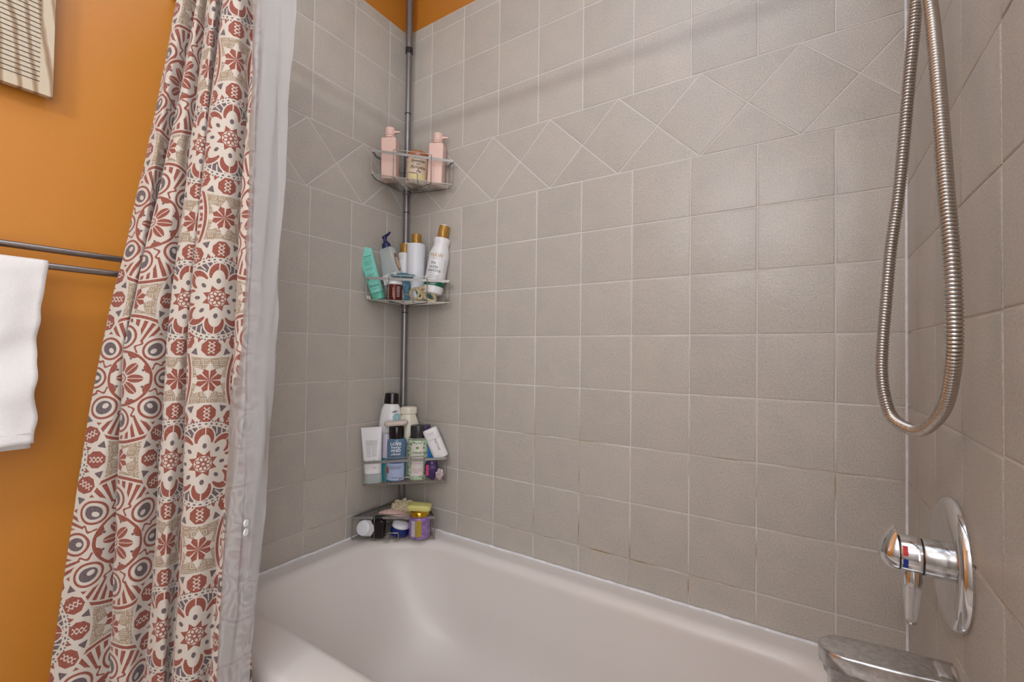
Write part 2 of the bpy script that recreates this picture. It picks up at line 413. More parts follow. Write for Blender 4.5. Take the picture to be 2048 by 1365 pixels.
# ------------------------------------------------------------------ bathtub
def tub():
    mb = MB(); N = 14
    def ring(x0, x1, y0, y1, r, z, r1=None):
        return rrect(x1-x0, y1-y0, r, z, n=N, ox=(x0+x1)/2, oy=(y0+y1)/2, r1=r1)
    e = .0015; rings = []
    rings.append(ring(e, WX-e, -.760, -e, .012, 0.0)); rings.append(ring(e, WX-e, -.762, -e, .012, RIM-.035))
    for k in range(1, 8):
        a = k*pi/14; rings.append(ring(e+.0005*k/7, WX-e-.0005*k/7, -.762+.028*(1-cos(a)), -e-.0005*k/7, .012+.01*k/7, RIM-.035+.035*sin(a)))
    x0, x1, y0, y1 = .085, 1.430, -.628, -.082
    rings.append(ring(.04, 1.475, -.690, -.045, .06, RIM+.0002, r1=.20))
    rad = .030
    for k in range(0, 9):
        a = k*pi/16; d = rad*sin(a); rings.append(ring(x0-rad+d, x1+rad-d, y0-rad+d, y1+rad-d, .13+.02*k/8, RIM-rad*(1-cos(a)), r1=.235))
    # walls: the left end slopes as a backrest
    for t in (.08, .18, .3, .45, .6, .75, .87, .95, 1.0):
        z = RIM-rad-(RIM-rad-.075)*t
        cv = t**1.3; q = max(0, (t-.75)/.25)**2
        rings.append(ring(x0+.20*cv+.05*q, x1-.05*cv-.04*q, y0+.045*cv+.05*q, y1-.035*cv-.05*q, .15+.03*t, z, r1=.235-.03*t))
    rings.append(ring(x0+.30, x1-.12, y0+.13, y1-.12, .14, .068)); rings.append(ring(x0+.45, x1-.3, y0+.22, y1-.22, .04, .066))
    loft(mb, rings, cap0=True, cap1=True); return mb
tb = tub().build('bathtub', M['enamel'], None, True, 60)
tag(tb, 'white enamel bathtub set between the tiled walls behind the curtain', 'bathtub')
# dirt smudge at the back left corner of the rim
nt = M['enamel'].node_tree; b = nt.nodes['Principled BSDF']; E.nt = nt
geo = nt.nodes.new('ShaderNodeNewGeometry'); sp = nt.nodes.new('ShaderNodeSeparateXYZ'); nt.links.new(geo.outputs['Position'], sp.inputs[0])
nz = nt.nodes.new('ShaderNodeTexNoise'); nz.inputs['Scale'].default_value = 45; nz.inputs['Detail'].default_value = 5; nt.links.new(geo.outputs['Position'], nz.inputs['Vector'])
dx = E(sp.outputs[0])-.135; dy = E(sp.outputs[1])+.162
pl_ = (dx*.85+dy*.5)*.28; ql_ = dy*.85-dx*.5; dd = esqrt(pl_*pl_+ql_*ql_)
k = E.op('MULTIPLY', (E(nz.outputs[0])-.40)*3.0-(dd*34.0-.45), 1.0, clamp=True)*.55*(E(sp.outputs[2]) > .399)
mx = nt.nodes.new('ShaderNodeMix'); mx.data_type = 'RGBA'; mx.inputs[6].default_value = (*s2l(222, 214, 208), 1); mx.inputs[7].default_value = (*s2l(132, 112, 84), 1)
nt.links.new(k.v, mx.inputs[0]); nt.links.new(mx.outputs[2], b.inputs['Base Color'])
def caulk():
    mb = MB(); rn = random.Random(3)
    path = [(.0035, TY+.02, RIM+.002)]
    y = TY+.02
    while y < -.02: y += .02; path.append((.0035+rn.uniform(-.001, .001), min(y, -.004), RIM+.002+rn.uniform(-.0008, .0012)))
    x = .004
    while x < WX-.02: x += .02; path.append((min(x, WX-.004), -.0035-rn.uniform(-.0008, .001), RIM+.002+rn.uniform(-.0008, .0008)))
    y = -.004
    while y > TY+.02: y -= .03; path.append((WX-.0035, y, RIM+.002))
    tube(mb, path, .0042, 8); return mb
caulk().build('caulk_bead', M['caulk'], tb)

# ------------------------------------------------------------------ tension pole caddy
CP = (.045, -.036)
caddy = empty('corner_caddy', (CP[0], CP[1], RIM), label='tall grey tension pole corner caddy with four wire baskets between tub and ceiling', cat='shower caddy')
mb = MB(); tube(mb, [(0, 0, .004), (0, 0, 1.83-RIM)], .0118, 20); mb.build('pole', M['pole'], caddy)
mb = MB(); tube(mb, [(0, 0, 1.80-RIM), (0, 0, 2.235-RIM)], .0108, 20); mb.build('pole', M['pole'], caddy)
mb = MB(); tube(mb, [(0, 0, 2.23-RIM), (0, 0, 2.24-RIM), (0, 0, CEIL-RIM-.012)], .0140, 20); mb.build('pole_sleeve', M['pole'], caddy)
mb = MB(); lathe(mb, [(.0142, 2.222-RIM), (.0143, 2.232-RIM), (.0143, 2.236-RIM), (.0142, 2.242-RIM)], 20); mb.build('collar', M['black'], caddy)
mb = MB(); lathe(mb, [(.026, CEIL-RIM-.014), (.026, CEIL-RIM-.004), (.024, CEIL-RIM-.0005)], 24); mb.build('end_cap', M['black'], caddy)
mb = MB(); lathe(mb, [(.019, .0008), (.019, .006), (.013, .02), (.013, .028)], 24); mb.build('foot', M['black'], caddy)
for zc in (1.985, 1.60, 1.215, .50):
    mb = MB(); lathe(mb, [(.0121, zc-.0015-RIM), (.0126, zc-RIM), (.0121, zc+.0015-RIM)], 20); mb.build('joint_ring', M['black'], caddy)
def basket(A, B, z0, h, slope, floor_n):
    """A, B: front corners in plan (left, right); z0 floor height mid bar; slope along the bar."""
    A = Vector((A[0], A[1], 0)); B = Vector((B[0], B[1], 0)); u = (B-A).normalized(); n = Vector((-u.y, u.x, 0)); L = (B-A).length
    mid = (A+B)/2
    root = empty('basket', (-CP[0], -CP[1], -RIM)); root.parent = caddy
    poly = [A, Vector((max(.012, A.x-.030), A.y+.044, 0)), Vector((.010, -.040, 0)), Vector((.040, -.010, 0)), Vector((B.x-.045, min(-.012, B.y+.030), 0)), B]
    def P(v, z): return (v.x, v.y, z0+z+slope*((v-mid).dot(u)))
    wr = .0016
    # flat top rail all round
    mb = MB(); hh = .0045; th = .0011
    ring = []
    pts = poly
    outer = []; inner = []
    c = sum((p for p in pts), Vector())/len(pts)
    for lo in (0, 1):
        for p in pts:
            q = p + (c-p).normalized()*(th*2 if lo else 0); (inner if lo else outer).append(q)
    K = len(pts); vs = [P(p, h-hh) for p in outer]+[P(p, h+hh) for p in outer]+[P(p, h-hh) for p in inner]+[P(p, h+hh) for p in inner]
    fs = []
    for i in range(K):
        j = (i+1) % K
        fs += [(i, j, K+j, K+i), (2*K+j, 2*K+i, 3*K+i, 3*K+j), (K+i, K+j, 3*K+j, 3*K+i), (j, i, 2*K+i, 2*K+j)]
    mb.add(vs, fs); mb.build('top_rail', M['rail'], root, smooth=False)
    # wires
    mb = MB()
    base = [P(p, 0) for p in pts]
    tube(mb, catmull([base[i] for i in range(K)], 6, closed=True) if False else base+[base[0]], wr, 6)
    def uu(v): return (v-A).dot(u)
    def nn(v): return (v-A).dot(n)
    # wires along the bar, clipped to the outline, with little turned-up ends
    k = 0; q = .011
    depth = max(nn(p) for p in pts)
    while q < depth-.006 and k < floor_n:
        xs = []
        for i in range(K):
            a, b = pts[i], pts[(i+1) % K]; na, nb = nn(a)-q, nn(b)-q
            if na*nb < 0: t = na/(na-nb); xs.append(uu(a)+(uu(b)-uu(a))*t)
        if len(xs) >= 2:
            x0, x1 = min(xs), max(xs)
            pa = A+u*x0+n*q; pb = A+u*x1+n*q
            pth = [P(pa, .016), P(pa+u*.002, .003), P(pa+u*.006, 0), P(pb-u*.006, 0), P(pb-u*.002, .003), P(pb, .016)]
            tube(mb, pth, .0012, 5)
        q += .0125; k += 1
    # cross wires: from the front rail down, then back under the floor to the pole
    for fx in (.27, .73):
        a = A+u*(L*fx); pole = Vector((CP[0], CP[1], 0)); bk = pole+(a-pole).normalized()*.02
        tube(mb, [P(a-n*.003, h+.012), P(a-n*.003, .006), P(a-n*.001, -.002), P(a+n*.006, -.003), P(bk, -.003)], wr, 6)
    a0 = A+u*(L*.27)-n*.003; a1 = A+u*(L*.73)-n*.003
    tube(mb, [P(a0, h+.008), P(a0+u*.003, h+.0125), P(a1-u*.003, h+.0125), P(a1, h+.008)], wr, 6)
    # corner uprights and side uprights
    for p in (A, B, pts[1], pts[4]): tube(mb, [P(p, -.0005), P(p, h)], wr, 6)
    for (a, b, m_) in ((pts[1], pts[2], 8), (pts[3], pts[4], 8)):
        for i in range(1, m_):
            v = a+(b-a)*(i/m_); tube(mb, [P(v, 0), P(v, h)], .0012, 5)
    mb.build('wire_grid', M['wire'], root)
    # razor hook: small inverted U standing at the middle of the front
    mb = MB(); m0 = A+u*(L*.44)-n*.004; m1 = A+u*(L*.565)-n*.004; hk = .022
    tube(mb, [P(m0+n*.02, -.003), P(m0+n*.004, -.004), P(m0, 0), P(m0, hk-.003), P(m0+u*.003, hk), P(m1-u*.003, hk), P(m1, hk-.003), P(m1, 0), P(m1+n*.004, -.004), P(m1+n*.02, -.003)], wr, 6)
    mb.build('hook', M['wire'], root)
    # bracket gripping the pole
    mb = MB(); zz = z0+h*.5
    lathe(mb, [(.0125, z0-.012), (.0150, z0-.010), (.0150, z0+.004), (.0125, z0+.006)], 20, ox=CP[0], oy=CP[1]); mb.build('clamp', M['pole'], root)
    mb = MB()
    for s in (-1, 1):
        a = pts[2] if s < 0 else pts[3]
        tube(mb, [P(a, h), (CP[0]+s*.006, CP[1]-s*.006+.006, P(a, h)[2]), (CP[0]+.011*s, CP[1]-.006, z0+h*.3)], wr, 6)
    mb.build('support', M['wire'], root)
    return root
BK = {1: dict(A=(.041, -.203), B=(.283, -.040), z0=1.680, h=.084, slope=-.118),
      2: dict(A=(.041, -.216), B=(.273, -.040), z0=1.2445, h=.076, slope=-.02),
      3: dict(A=(.041, -.214), B=(.272, -.040), z0=.6015, h=.080, slope=.055),
      4: dict(A=(.020, -.240), B=(.250, -.072), z0=.4125, h=.073, slope=0.0)}
for k in (1, 2, 3, 4):
    q = BK[k]; basket(q['A'], q['B'], q['z0'], q['h'], q['slope'], 12)
def floor_z(k, x, y):
    q = BK[k]; A = Vector(q['A']); B = Vector(q['B']); u = (B-A).normalized()
    return q['z0']+q['slope']*((Vector((x, y))-(A+B)/2).dot(u))+.0018

# ------------------------------------------------------------------ bottles and jars
def pump_bottle(x, y, rot, label):
    t = empty('pump_bottle', (x, y, floor_z(1, x, y)), rot, label, 'pump bottle')
    mb = MB(); rbox(mb, .055, .048, .150, .005, .0025); mb.build('body', M['pink'], t)
    mb = MB(); lathe(mb, [(.0150, .150), (.0150, .1555)], 28); lathe(mb, [(.0168, .1565), (.0172, .158), (.0172, .163)], 28); mb.build('collar', M['pink'], t)
    mb = MB(); lathe(mb, [(.0172, .1642), (.0172, .190), (.0160, .1925), (.0120, .1938)], 28)
    mb.build('pump_head', M['pink'], t)
    mb = MB()
    loft(mb, [[(a, b, c) for a, b, c in ((.012, -.006, .172), (.012, .006, .172), (.012, .006, .181), (.012, -.006, .181))],
              [(.028, -.0045, .1755), (.028, .0045, .1755), (.028, .0045, .1805), (.028, -.0045, .1805)],
              [(.037, -.0035, .1745), (.037, .0035, .1745), (.037, .0035, .179), (.037, -.0035, .179)]])
    mb.build('spout', M['pink'], t)
pump_bottle(.058, -.130, (0, -1, 30), 'square pale pink pump bottle at the left end of the top basket')
pump_bottle(.200, -.040, (0, 2, 26), 'square pale pink pump bottle at the right end of the top basket')
t = empty('candle_jar', (.124, -.064, floor_z(1, .124, -.064)), (0, 3, 46), 'cream candle jar with brown script and amber lid in the top basket', 'candle jar')
mb = MB(); lathe(mb, [(.036, 0), (.0395, .004), (.0405, .012), (.0405, .088), (.0395, .094), (.037, .0965)], 40); mb.build('body', M['candle'], t)
mb = MB(); lathe(mb, [(.0385, .0968), (.0412, .098), (.0412, .112), (.0395, .1155), (.030, .1165)], 40); mb.build('lid', M['amber'], t)
fm = cyl_map(.0405)
patch('label', -.03, .03, .012, .028, cyl_map(.0405, .0003), mat('straw_label', s2l(232, 214, 150), .4), t)
lettering('lettering', [('Sweater', .0165, .000, .078, dict(shear=.35, bold=.0001)), ('Pumpkin', .0165, .001, .054, dict(shear=.35, bold=.0001)), ('Pie', .0135, .004, .039, dict(shear=.35, bold=.0001)), ('and', .010, .002, .066, dict(shear=.2, bold=.0001))], cyl_map(.0405, .0007), M['brownink'], t)
dashes('small_print', [(-.017, .017, .0875)], cyl_map(.0405, .0007), M['brownink'], t)

# second basket
t = empty('squeeze_tube', (.046, -.160, floor_z(2, .044, -.158)+.002), (-2, -18, 40), 'mint green squeeze tube leaning left in the second basket', 'squeeze tube')
mb = MB(); rings = []
for i in range(13):
    f = i/12; z = .026+.178*f; rings.append([(a, b, c-a*.55*f**3) for a, b, c in rrect(.046+.010*f, .036*(1-f)**.8+.0022, .018*(1-f)+.001, z, n=6)])
loft(mb, rings); mb.build('body', M['mint'], t)
mb = MB(); rbox(mb, .0455, .0375, .0255, .014, .003); mb.build('cap', M['mintdark'], t)
def tubemap(x, y):
    f = max(0, min(1, (y-.026)/.178)); d = (.036*(1-f)**.8+.0022)/2; hw = (.046+.012*f)/2
    return (x, -(d+.0007)*(1-.55*(abs(x)/hw)**3.0)-.0004, y)
lettering('lettering', [('essential', .0085, .005, .163, {}), ('flower', .0125, .0, .052, {})], tubemap, M['teal_ink'], t)
dashes('small_print', [(-.014, .018, .154), (-.016, .018, .146), (-.016, .015, .141), (-.016, .018, .136), (-.016, .010, .131), (-.014, .016, .118), (-.014, .012, .113), (-.012, .012, .096), (-.012, .008, .09), (-.01, .012, .04)], tubemap, M['teal_ink'], t)

t = empty('lotion_bottle', (.084, -.106, floor_z(2, .082, -.108)+.004), (2, -14, 12), 'clear frosted pump bottle with navy pump leaning left in the second basket', 'pump bottle')
mb = MB(); rings = []
for z, w, d in ((0, .066, .034), (.003, .072, .040), (.10, .069, .040), (.185, .056, .036), (.197, .052, .034), (.200, .046, .030)): rings.append(rrect(w, d, .010, z, n=5))
loft(mb, rings); mb.build('body', M['frost'], t)
mb = MB(); box(mb, -.030, .030, -.0213, -.0204, .064, .100); mb.build('label', M['white'], t, smooth=False)
mb = MB(); vs = []
for k in range(28):
    a = 2*pi*k/28; z = .140+.036*sin(a); vs.append((.0345-.0765*(z-.10)+.0006, .012*cos(a), z))
mb.add(vs, [tuple(range(28))]); mb.build('side_label', mat('brown_oval_label', s2l(140, 92, 60), .5), t, smooth=False)
mb = MB(); vs2 = [(v[0]+.0004, v[1]*.72, .140+(v[2]-.140)*.78) for v in vs]; mb.add(vs2, [tuple(range(28))]); mb.build('side_label_print', mat('tan_label_print', s2l(206, 170, 138), .5), t, smooth=False)
mb = MB(); lathe(mb, [(.0150, .2003), (.0160, .203), (.0160, .214), (.0135, .220), (.007, .226), (.0065, .240)], 24); mb.build('collar', M['navy'], t)
mb = MB(); lathe(mb, [(.0065, .238), (.0085, .241), (.0085, .246), (.006, .248)], 20)
tube(mb, [(-.009, 0, .246), (0, 0, .2455), (.018, 0, .2495), (.030, 0, .2545)], .004, 10, rf=lambda i: (.0035, .0058, .0045, .0026)[i]); mb.build('pump_head', M['navy'], t)

def round_bottle(name, loc, rot, label, cat, prof, body, cap_prof, cap, seg=36, sx=1, sy=1):
    t = empty(name, loc, rot, label, cat)
    mb = MB(); lathe(mb, prof, seg, sx, sy); mb.build('body', body, t)
    if cap_prof: mb = MB(); lathe(mb, cap_prof, seg, sx, sy); mb.build('cap', cap, t)
    return t
def notch_cap(r, z0, h):
    return [(r*.97, z0), (r, z0+.001), (r, z0+h-.002), (r*.95, z0+h), (r*.5, z0+h+.0005)]
t = round_bottle('shampoo_bottle', (.060, -.062, floor_z(2, .06, -.062)), (0, 2, 45), 'small white bottle with gold cap nearest the pole in the second basket', 'bottle',
    [(.021, 0), (.0245, .003), (.0245, .150), (.023, .158), (.0225, .166), (.0255, .176), (.0255, .188), (.022, .190)], M['white'], notch_cap(.0195, .190, .035), M['gold'])
mb = MB(); box(mb, -.003, .016, -.017, -.004, .2248, .2275); mb.build('flip_tab', M['white'], t)
patch('label', .004, .022, .09, .145, cyl_map(.0245, .0004), M['pearl'], t)
t = round_bottle('shampoo_bottle', (.116, -.050, floor_z(2, .116, -.05)), (0, 0, 45), 'tall plain white bottle with gold cap standing upright in the second basket', 'bottle',
    [(.030, 0), (.0345, .004), (.0345, .213), (.033, .219), (.028, .221)], M['pearl'], notch_cap(.0185, .2212, .036), M['gold'])
dashes('small_print', [(.034+.0*k, .040, .03+.006*k) for k in range(24)], cyl_map(.0345, .0005), M['greyink'], t, h=.0022)
# big leaning bottle
t = empty('scalp_treatment_bottle', (.196, -.047, floor_z(2, .2, -.052)+.028), (-1, 9.5, 43), 'large white bottle with gold cap and green band leaning right in the second basket', 'bottle')
bp = [(.022, 0), (.033, .005), (.0365, .016), (.0365, .145), (.0355, .155), (.031, .170), (.0275, .182), (.0285, .190), (.0315, .200), (.0315, .207), (.028, .210)]
mb = MB(); lathe(mb, bp, 40); mb.build('body', M['white'], t)
mb = MB(); lathe(mb, notch_cap(.0195, .2105, .047), 36); o = mb.build('cap', M['gold'], t)
mb = MB(); box(mb, -.012, .008, -.016, .010, .2580, .2605); mb.build('flip_tab', M['white'], t)
patch('green_band', -.065, .065, .030, .047, cyl_map(.0365, .0004), M['green'], t, nx=40, ny=2)
fm = cyl_map(.0365, .0006)
lettering('brand_lettering', [('MAW', .020, -.010, .139, {})], fm, M['goldink'], t)
lettering('lettering', [('the', .0155, -.016, .112, {}), ('scalp', .0165, -.013, .098, {}), ('restore', .0165, -.009, .0845, {})], fm, M['ink'], t)
dashes('small_print', [(-.024, .000, .1285), (-.024, -.002, .074), (-.026, .012, .0665), (-.026, .010, .0615), (-.026, .014, .0565)]+[(.024, .034, .128-.005*k) for k in range(10)], fm, M['greyink'], t)
dashes('band_print', [(-.026, .010, .040), (-.022, .004, .0355)], cyl_map(.0365, .0008), M['whiteink'], t, h=.0013, seed=9)
# small maroon jar
t = round_bottle('face_jar', (.097, -.136, floor_z(2, .097, -.136)), (0, 0, 40), 'small dark maroon jar with white lid behind the second basket rail', 'jar',
    [(.022, 0), (.027, .003), (.0275, .008), (.0275, .052), (.026, .056)], M['maroon'], [(.0265, .0565), (.0285, .058), (.0285, .066), (.027, .0685)], M['white'])
dashes('gold_print', [(-.003, .001, .012+.0045*k) for k in range(8)], cyl_map(.0275, .0006), mat('tan_ink', s2l(190, 140, 90), .5), t, h=.003)
dashes('small_print', [(.012, .024, .014+.0055*k) for k in range(7)]+[(-.026, -.019, .012+.006*k) for k in range(6)], cyl_map(.0275, .0006), M['palepink'], t, h=.002)
def crumple(mb, rx, ry, rz, amp, freq, seed, sub=3, flat=0, mi=0):
    bm = bmesh.new(); bmesh.ops.create_icosphere(bm, subdivisions=sub, radius=1)
    for v in bm.verts:
        n = v.co.copy(); o = Vector((seed*3.1, seed*1.7, seed*.9))
        d = 1+amp*(abs(noise.noise(n*freq+o))*2-.6)+amp*.5*noise.noise(n*freq*2.3+o)
        v.co = Vector((n.x*rx*d, n.y*ry*d, n.z*rz*d))
    zmin = min(v.co.z for v in bm.verts)
    vs = [(v.co.x, v.co.y, v.co.z-zmin) for v in bm.verts]; fs = [tuple(w.index for w in f.verts) for f in bm.faces]; bm.free()
    mb.add(vs, fs, mi)
t = empty('mesh_scrubber', (.118, -.098, floor_z(2, .118, -.098)), (0, 0, 35), 'crumpled teal mesh scrubbing cloth stuffed in the middle of the second basket', 'washcloth')
mb = MB(); crumple(mb, .016, .013, .042, .28, 1.6, 3, 4); mb.build('cloth', M['mesh_teal'], t)
mb = MB(); crumple(mb, .040, .014, .012, .32, 1.8, 8, 4); mb.xf(Matrix.Translation((-.018, -.002, .078))); mb.build('cloth_fold', M['mesh_teal'], t)
t = empty('rope_scrubber', (.178, -.082, floor_z(2, .178, -.082)), (0, 0, 37), 'beige and teal rope scrubber lying coiled at the right of the second basket', 'scrubber')
def rope_loop(cx, cz, rx, rz, ang, r, m, nm, tw=9, y=0):
    mb = MB(); n = 120
    for s in range(2):
        P = []
        for i in range(n):
            a = 2*pi*i/n; p = Vector((rx*cos(a), 0, rz*sin(a))); p.rotate(Euler((0, radians(ang), 0)))
            nn_ = Vector((cos(a), 0, sin(a))); nn_.rotate(Euler((0, radians(ang), 0)))
            ph = tw*a+s*pi; p += nn_*(r*.7*cos(ph))+Vector((0, 1, 0))*(r*.7*sin(ph)); P.append((p.x+cx, p.y+y, p.z+cz))
        tube(mb, P, r*.75, 6, closed=True)
    mb.build(nm, m, t)
rope_loop(-.014, .027, .026, .020, 12, .0042, M['rope'], 'loop', 9, .002)
rope_loop(.022, .026, .034, .014, 40, .0046, M['rope'], 'loop', 9, -.006)
rope_loop(.012, .024, .032, .012, 32, .0044, M['rope2'], 'loop', 9, .006)
mb = MB(); tube(mb, catmull([(-.016, -.008, .045), (-.008, -.010, .030), (-.012, -.011, .014), (-.002, -.010, .009), (.004, -.009, .020)], 6), .0042, 8); mb.build('knot', M['rope'], t)

# third basket
t = empty('cleanser_tube', (.046, -.172, floor_z(3, .046, -.172)), (0, -3, 40), 'white flat squeeze tube with small print at the left end of the third basket', 'squeeze tube')
mb = MB(); rings = []
for i in range(13):
    f = i/12; rings.append(rrect(.060+.012*f, .040*(1-f)**.75+.002, .019*(1-f)+.001, .036+.152*f, n=6))
rings.append(rrect(.072, .002, .0009, .197, n=6)); loft(mb, rings); mb.build('body', M['white'], t)
mb = MB(); rbox(mb, .061, .042, .0355, .018, .003); mb.build('cap', M['frost'], t)
def tm2(x, y):
    f = max(0, min(1, (y-.036)/.152)); d = (.040*(1-f)**.75+.002)/2; hw = (.060+.012*f)/2
    return (x, -(d+.0008)*(1-.5*(abs(x)/hw)**3)-.0003, y)
dashes('small_print', [(-.025, .025, .150-.0042*k) for k in range(5)]+[(-.025, -.002, .127-.005*k) for k in range(7)]+[(.002, .025, .127-.005*k) for k in range(7)], tm2, M['greyink'], t, h=.0012)
lettering('lettering', [('Bum', .012, -.017, .079, dict(shear=.3)), ('Cova', .012, .014, .079, dict(shear=.3))], tm2, M['ink'], t)
dashes('small_print', [(-.025, -.012, .058), (-.025, -.014, .054), (.004, .025, .058), (.004, .025, .054)], tm2, M['magenta'], t, seed=5)

t = round_bottle('body_wash_bottle', (.040, -.102, floor_z(3, .040, -.102)), (0, 2, 42), 'tall white bottle with glossy black cap at the back left of the third basket', 'bottle',
    [(.036, 0), (.040, .004), (.041, .02), (.043, .10), (.0425, .17), (.040, .215), (.036, .245), (.031, .262), (.024, .272)], M['white'],
    [(.0262, .2725), (.0265, .275), (.0245, .306), (.0235, .3105), (.020, .3115)], M['blackcap'], 40, 1, .54)
patch('teal_circle', .0065, .0335, .208, .240, cyl_map(lambda y: .0402-max(0, y-.215)*.135, .0008, 1, .56), mat('teal_print', s2l(150, 192, 200), .4), t, 16, 16, 'oval')
lettering('lettering', [('2', .016, .020, .222, {})], cyl_map(.0400, .0014, 1, .56), M['whiteink'], t)
dashes('small_print', [(.004, .016, .243), (.008, .022, .247)], cyl_map(.0368, .0014, 1, .56), M['ink'], t, h=.003)
t = round_bottle('lotion_bottle', (.097, -.056, floor_z(3, .097, -.056)), (0, 0, 45), 'cream lotion bottle with wide round cap beside the pole in the third basket', 'bottle',
    [(.040, 0), (.044, .004), (.0465, .03), (.0468, .13), (.0450, .165), (.0380, .200), (.0290, .222), (.0270, .230)], M['cream'],
    [(.0285, .2305), (.0315, .232), (.0318, .2515), (.0300, .2560), (.024, .2570), (.0235, .2555)], M['cream'], 44, .95, .52)
dashes('small_print', [(-.012, .012, .128), (-.014, .014, .122)], cyl_map(.0468, .0008, .95, .52), M['magenta'], t, h=.003)

def planet(loc, rot, label, body, cap):
    t = empty('conditioner_bottle', loc, rot, label, 'bottle')
    mb = MB(); lathe(mb, [(.030, 0), (.0345, .004), (.0362, .012), (.0362, .138), (.0345, .147), (.029, .152)], 40, 1, .72); mb.build('body', body, t)
    mb = MB(); lathe(mb, [(.0262, .1523), (.0268, .154), (.0268, .189), (.0255, .1935), (.020, .1945)], 36, 1, .85); mb.build('cap', cap, t)
    return t
t = planet((.100, -.117, floor_z(3, .100, -.117)), (0, 0, 38), 'slate blue bottle with black cap at the front of the third basket', M['blueliq'], M['blackcap'])
fm = cyl_map(.0362, .0012, 1, .72)
patch('label', -.030, .030, .006, .066, cyl_map(.0362, .0006, 1, .72), M['bluelabel'], t, 20, 12)
patch('blue_band', -.019, .021, .068, .080, cyl_map(.0362, .0006, 1, .72), M['royal'], t, 12, 2)
lettering('lettering', [('LOVE', .0138, .002, .1345, dict(bold=.0004)), ('AND', .0138, .002, .1115, dict(bold=.0004))], fm, M['whiteink'], t)
lettering('script_lettering', [('beauty', .0112, .002, .1235, dict(shear=.3, bold=.0002)), ('planet', .0112, .002, .0995, dict(shear=.3, bold=.0002))], fm, M['whiteink'], t)
dashes('small_print', [(-.018, .022, .054), (-.014, .018, .048), (-.010, .014, .016)], fm, M['navy'], t, h=.0018)
patch('shell_print', -.030, -.018, .028, .056, cyl_map(.0362, .0012, 1, .72), mat('shell_print', s2l(170, 104, 84), .5), t, 8, 8, 'oval')
t = planet((.159, -.068, floor_z(3, .159, -.068)), (0, 0, 36), 'green leaf patterned bottle with charcoal cap at the front of the third basket', M['palegreen'], M['greycap'])
mb = MB(); lathe(mb, [(.0345, .143), (.0352, .144), (.0300, .1522), (.0262, .1526)], 40, 1, .74); mb.build('shoulder_ring', M['greycap'], t)
mb = MB(); rn = random.Random(5)
lm = cyl_map(.0362, .0007, 1, .72)
for i in range(150):
    x = rn.uniform(-.040, .040); y = rn.uniform(.008, .138)
    if abs(x-.002) < .0165 and .018 < y < .130: continue
    a = rn.uniform(0, 2*pi); l = rn.uniform(.0025, .0055); w = l*.33
    pts = []
    for k in range(6):
        tt = 2*pi*k/6; px, py = l*cos(tt), w*sin(tt); pts.append(lm(x+px*cos(a)-py*sin(a), y+px*sin(a)+py*cos(a)))
    mb.add(pts, [tuple(range(6))])
mb.build('leaf_print', M['leaf'], t, smooth=False)
patch('label', -.016, .020, .018, .130, cyl_map(.0362, .0009, 1, .72), M['palepink'], t, 12, 4)
patch('heart_print', -.003, .007, .112, .121, cyl_map(.0362, .0013, 1, .72), M['limeink'], t, 8, 8, 'oval')
lettering('lettering', [('beauty', .0115, .001, .100, dict(shear=.3, bold=.0003)), ('planet', .0115, .001, .076, dict(shear=.3, bold=.0003))], cyl_map(.0362, .0014, 1, .72), M['limeink'], t)
dashes('small_print', [(-.010, .014, .060), (-.012, .014, .040), (-.012, .016, .034), (-.008, .010, .028)], cyl_map(.0362, .0014, 1, .72), M['magenta'], t, h=.0013)

t = empty('deodorant_stick', (.243, -.034, floor_z(3, .243, -.034)+.078), (0, -24, 36), 'white deodorant stick tilted on the right end of the third basket rail', 'deodorant')
mb = MB(); rings = []
for z, s in ((0, .90), (.002, .97), (.005, 1), (.072, 1)): rings.append(rrect(.054*s, .030*s, .0145*s, z, n=8))
loft(mb, rings); mb.build('body', M['white'], t)
mb = MB(); rings = []
for z, s in ((.0725, .985), (.0735, 1), (.104, 1), (.109, .96), (.111, .85)): rings.append(rrect(.054*s, .030*s, .0145*s, z, n=8))
loft(mb, rings); mb.build('cap', M['white'], t)
lettering('lettering', [('NATIVE', .0115, .006, .050, dict(spacing=1.15))], flat_map(-.0152, .0003), M['ink'], t, rot=-1)
dashes('small_print', [(-.012, .012, .096), (-.010, .010, .090), (-.008, -.002, .012)], flat_map(-.0152, .0003), M['greyink'], t)
t = empty('lotion_bottle', (.186, -.034, floor_z(3, .186, -.034)+.001), (0, -6, 40), 'bright blue bottle with purple cap behind the tilted deodorant stick', 'bottle')
mb = MB(); rings = []
for z, s in ((0, .9), (.004, 1), (.150, 1), (.162, .9), (.168, .6)): rings.append(rrect(.050*s, .026*s, .012*s, z, n=6))
loft(mb, rings); mb.build('body', M['bright_blue'], t)
mb = MB(); lathe(mb, [(.020, .1685), (.021, .170), (.021, .186), (.018, .190)], 24); mb.build('cap', M['purple'], t)
t = empty('razor_pack', (.216, -.056, floor_z(3, .216, -.056)), (0, 0, 36), 'crumpled purple package with pink print at the right of the third basket', 'package')
mb = MB(); crumple(mb, .024, .012, .036, .14, 1.5, 5, 4); mb.build('wrapper', M['purple'], t)
mb = MB(); box(mb, -.018, -.008, -.0150, -.0142, .018, .056); mb.build('print', M['magenta'], t, smooth=False)
t = empty('plastic_wrapper', (.247, -.048, floor_z(3, .247, -.048)), (0, 0, 36), 'clear pinkish crumpled wrapper in the right end of the third basket', 'wrapper')
mb = MB(); crumple(mb, .013, .010, .020, .35, 2.2, 11, 4); mb.build('film', M['wrap'], t)
t = empty('mouthwash_bottle', (.074, -.140, floor_z(3, .074, -.14)), (0, 0, 40), 'slim lilac bottle with teal base squeezed behind the white tube', 'bottle')
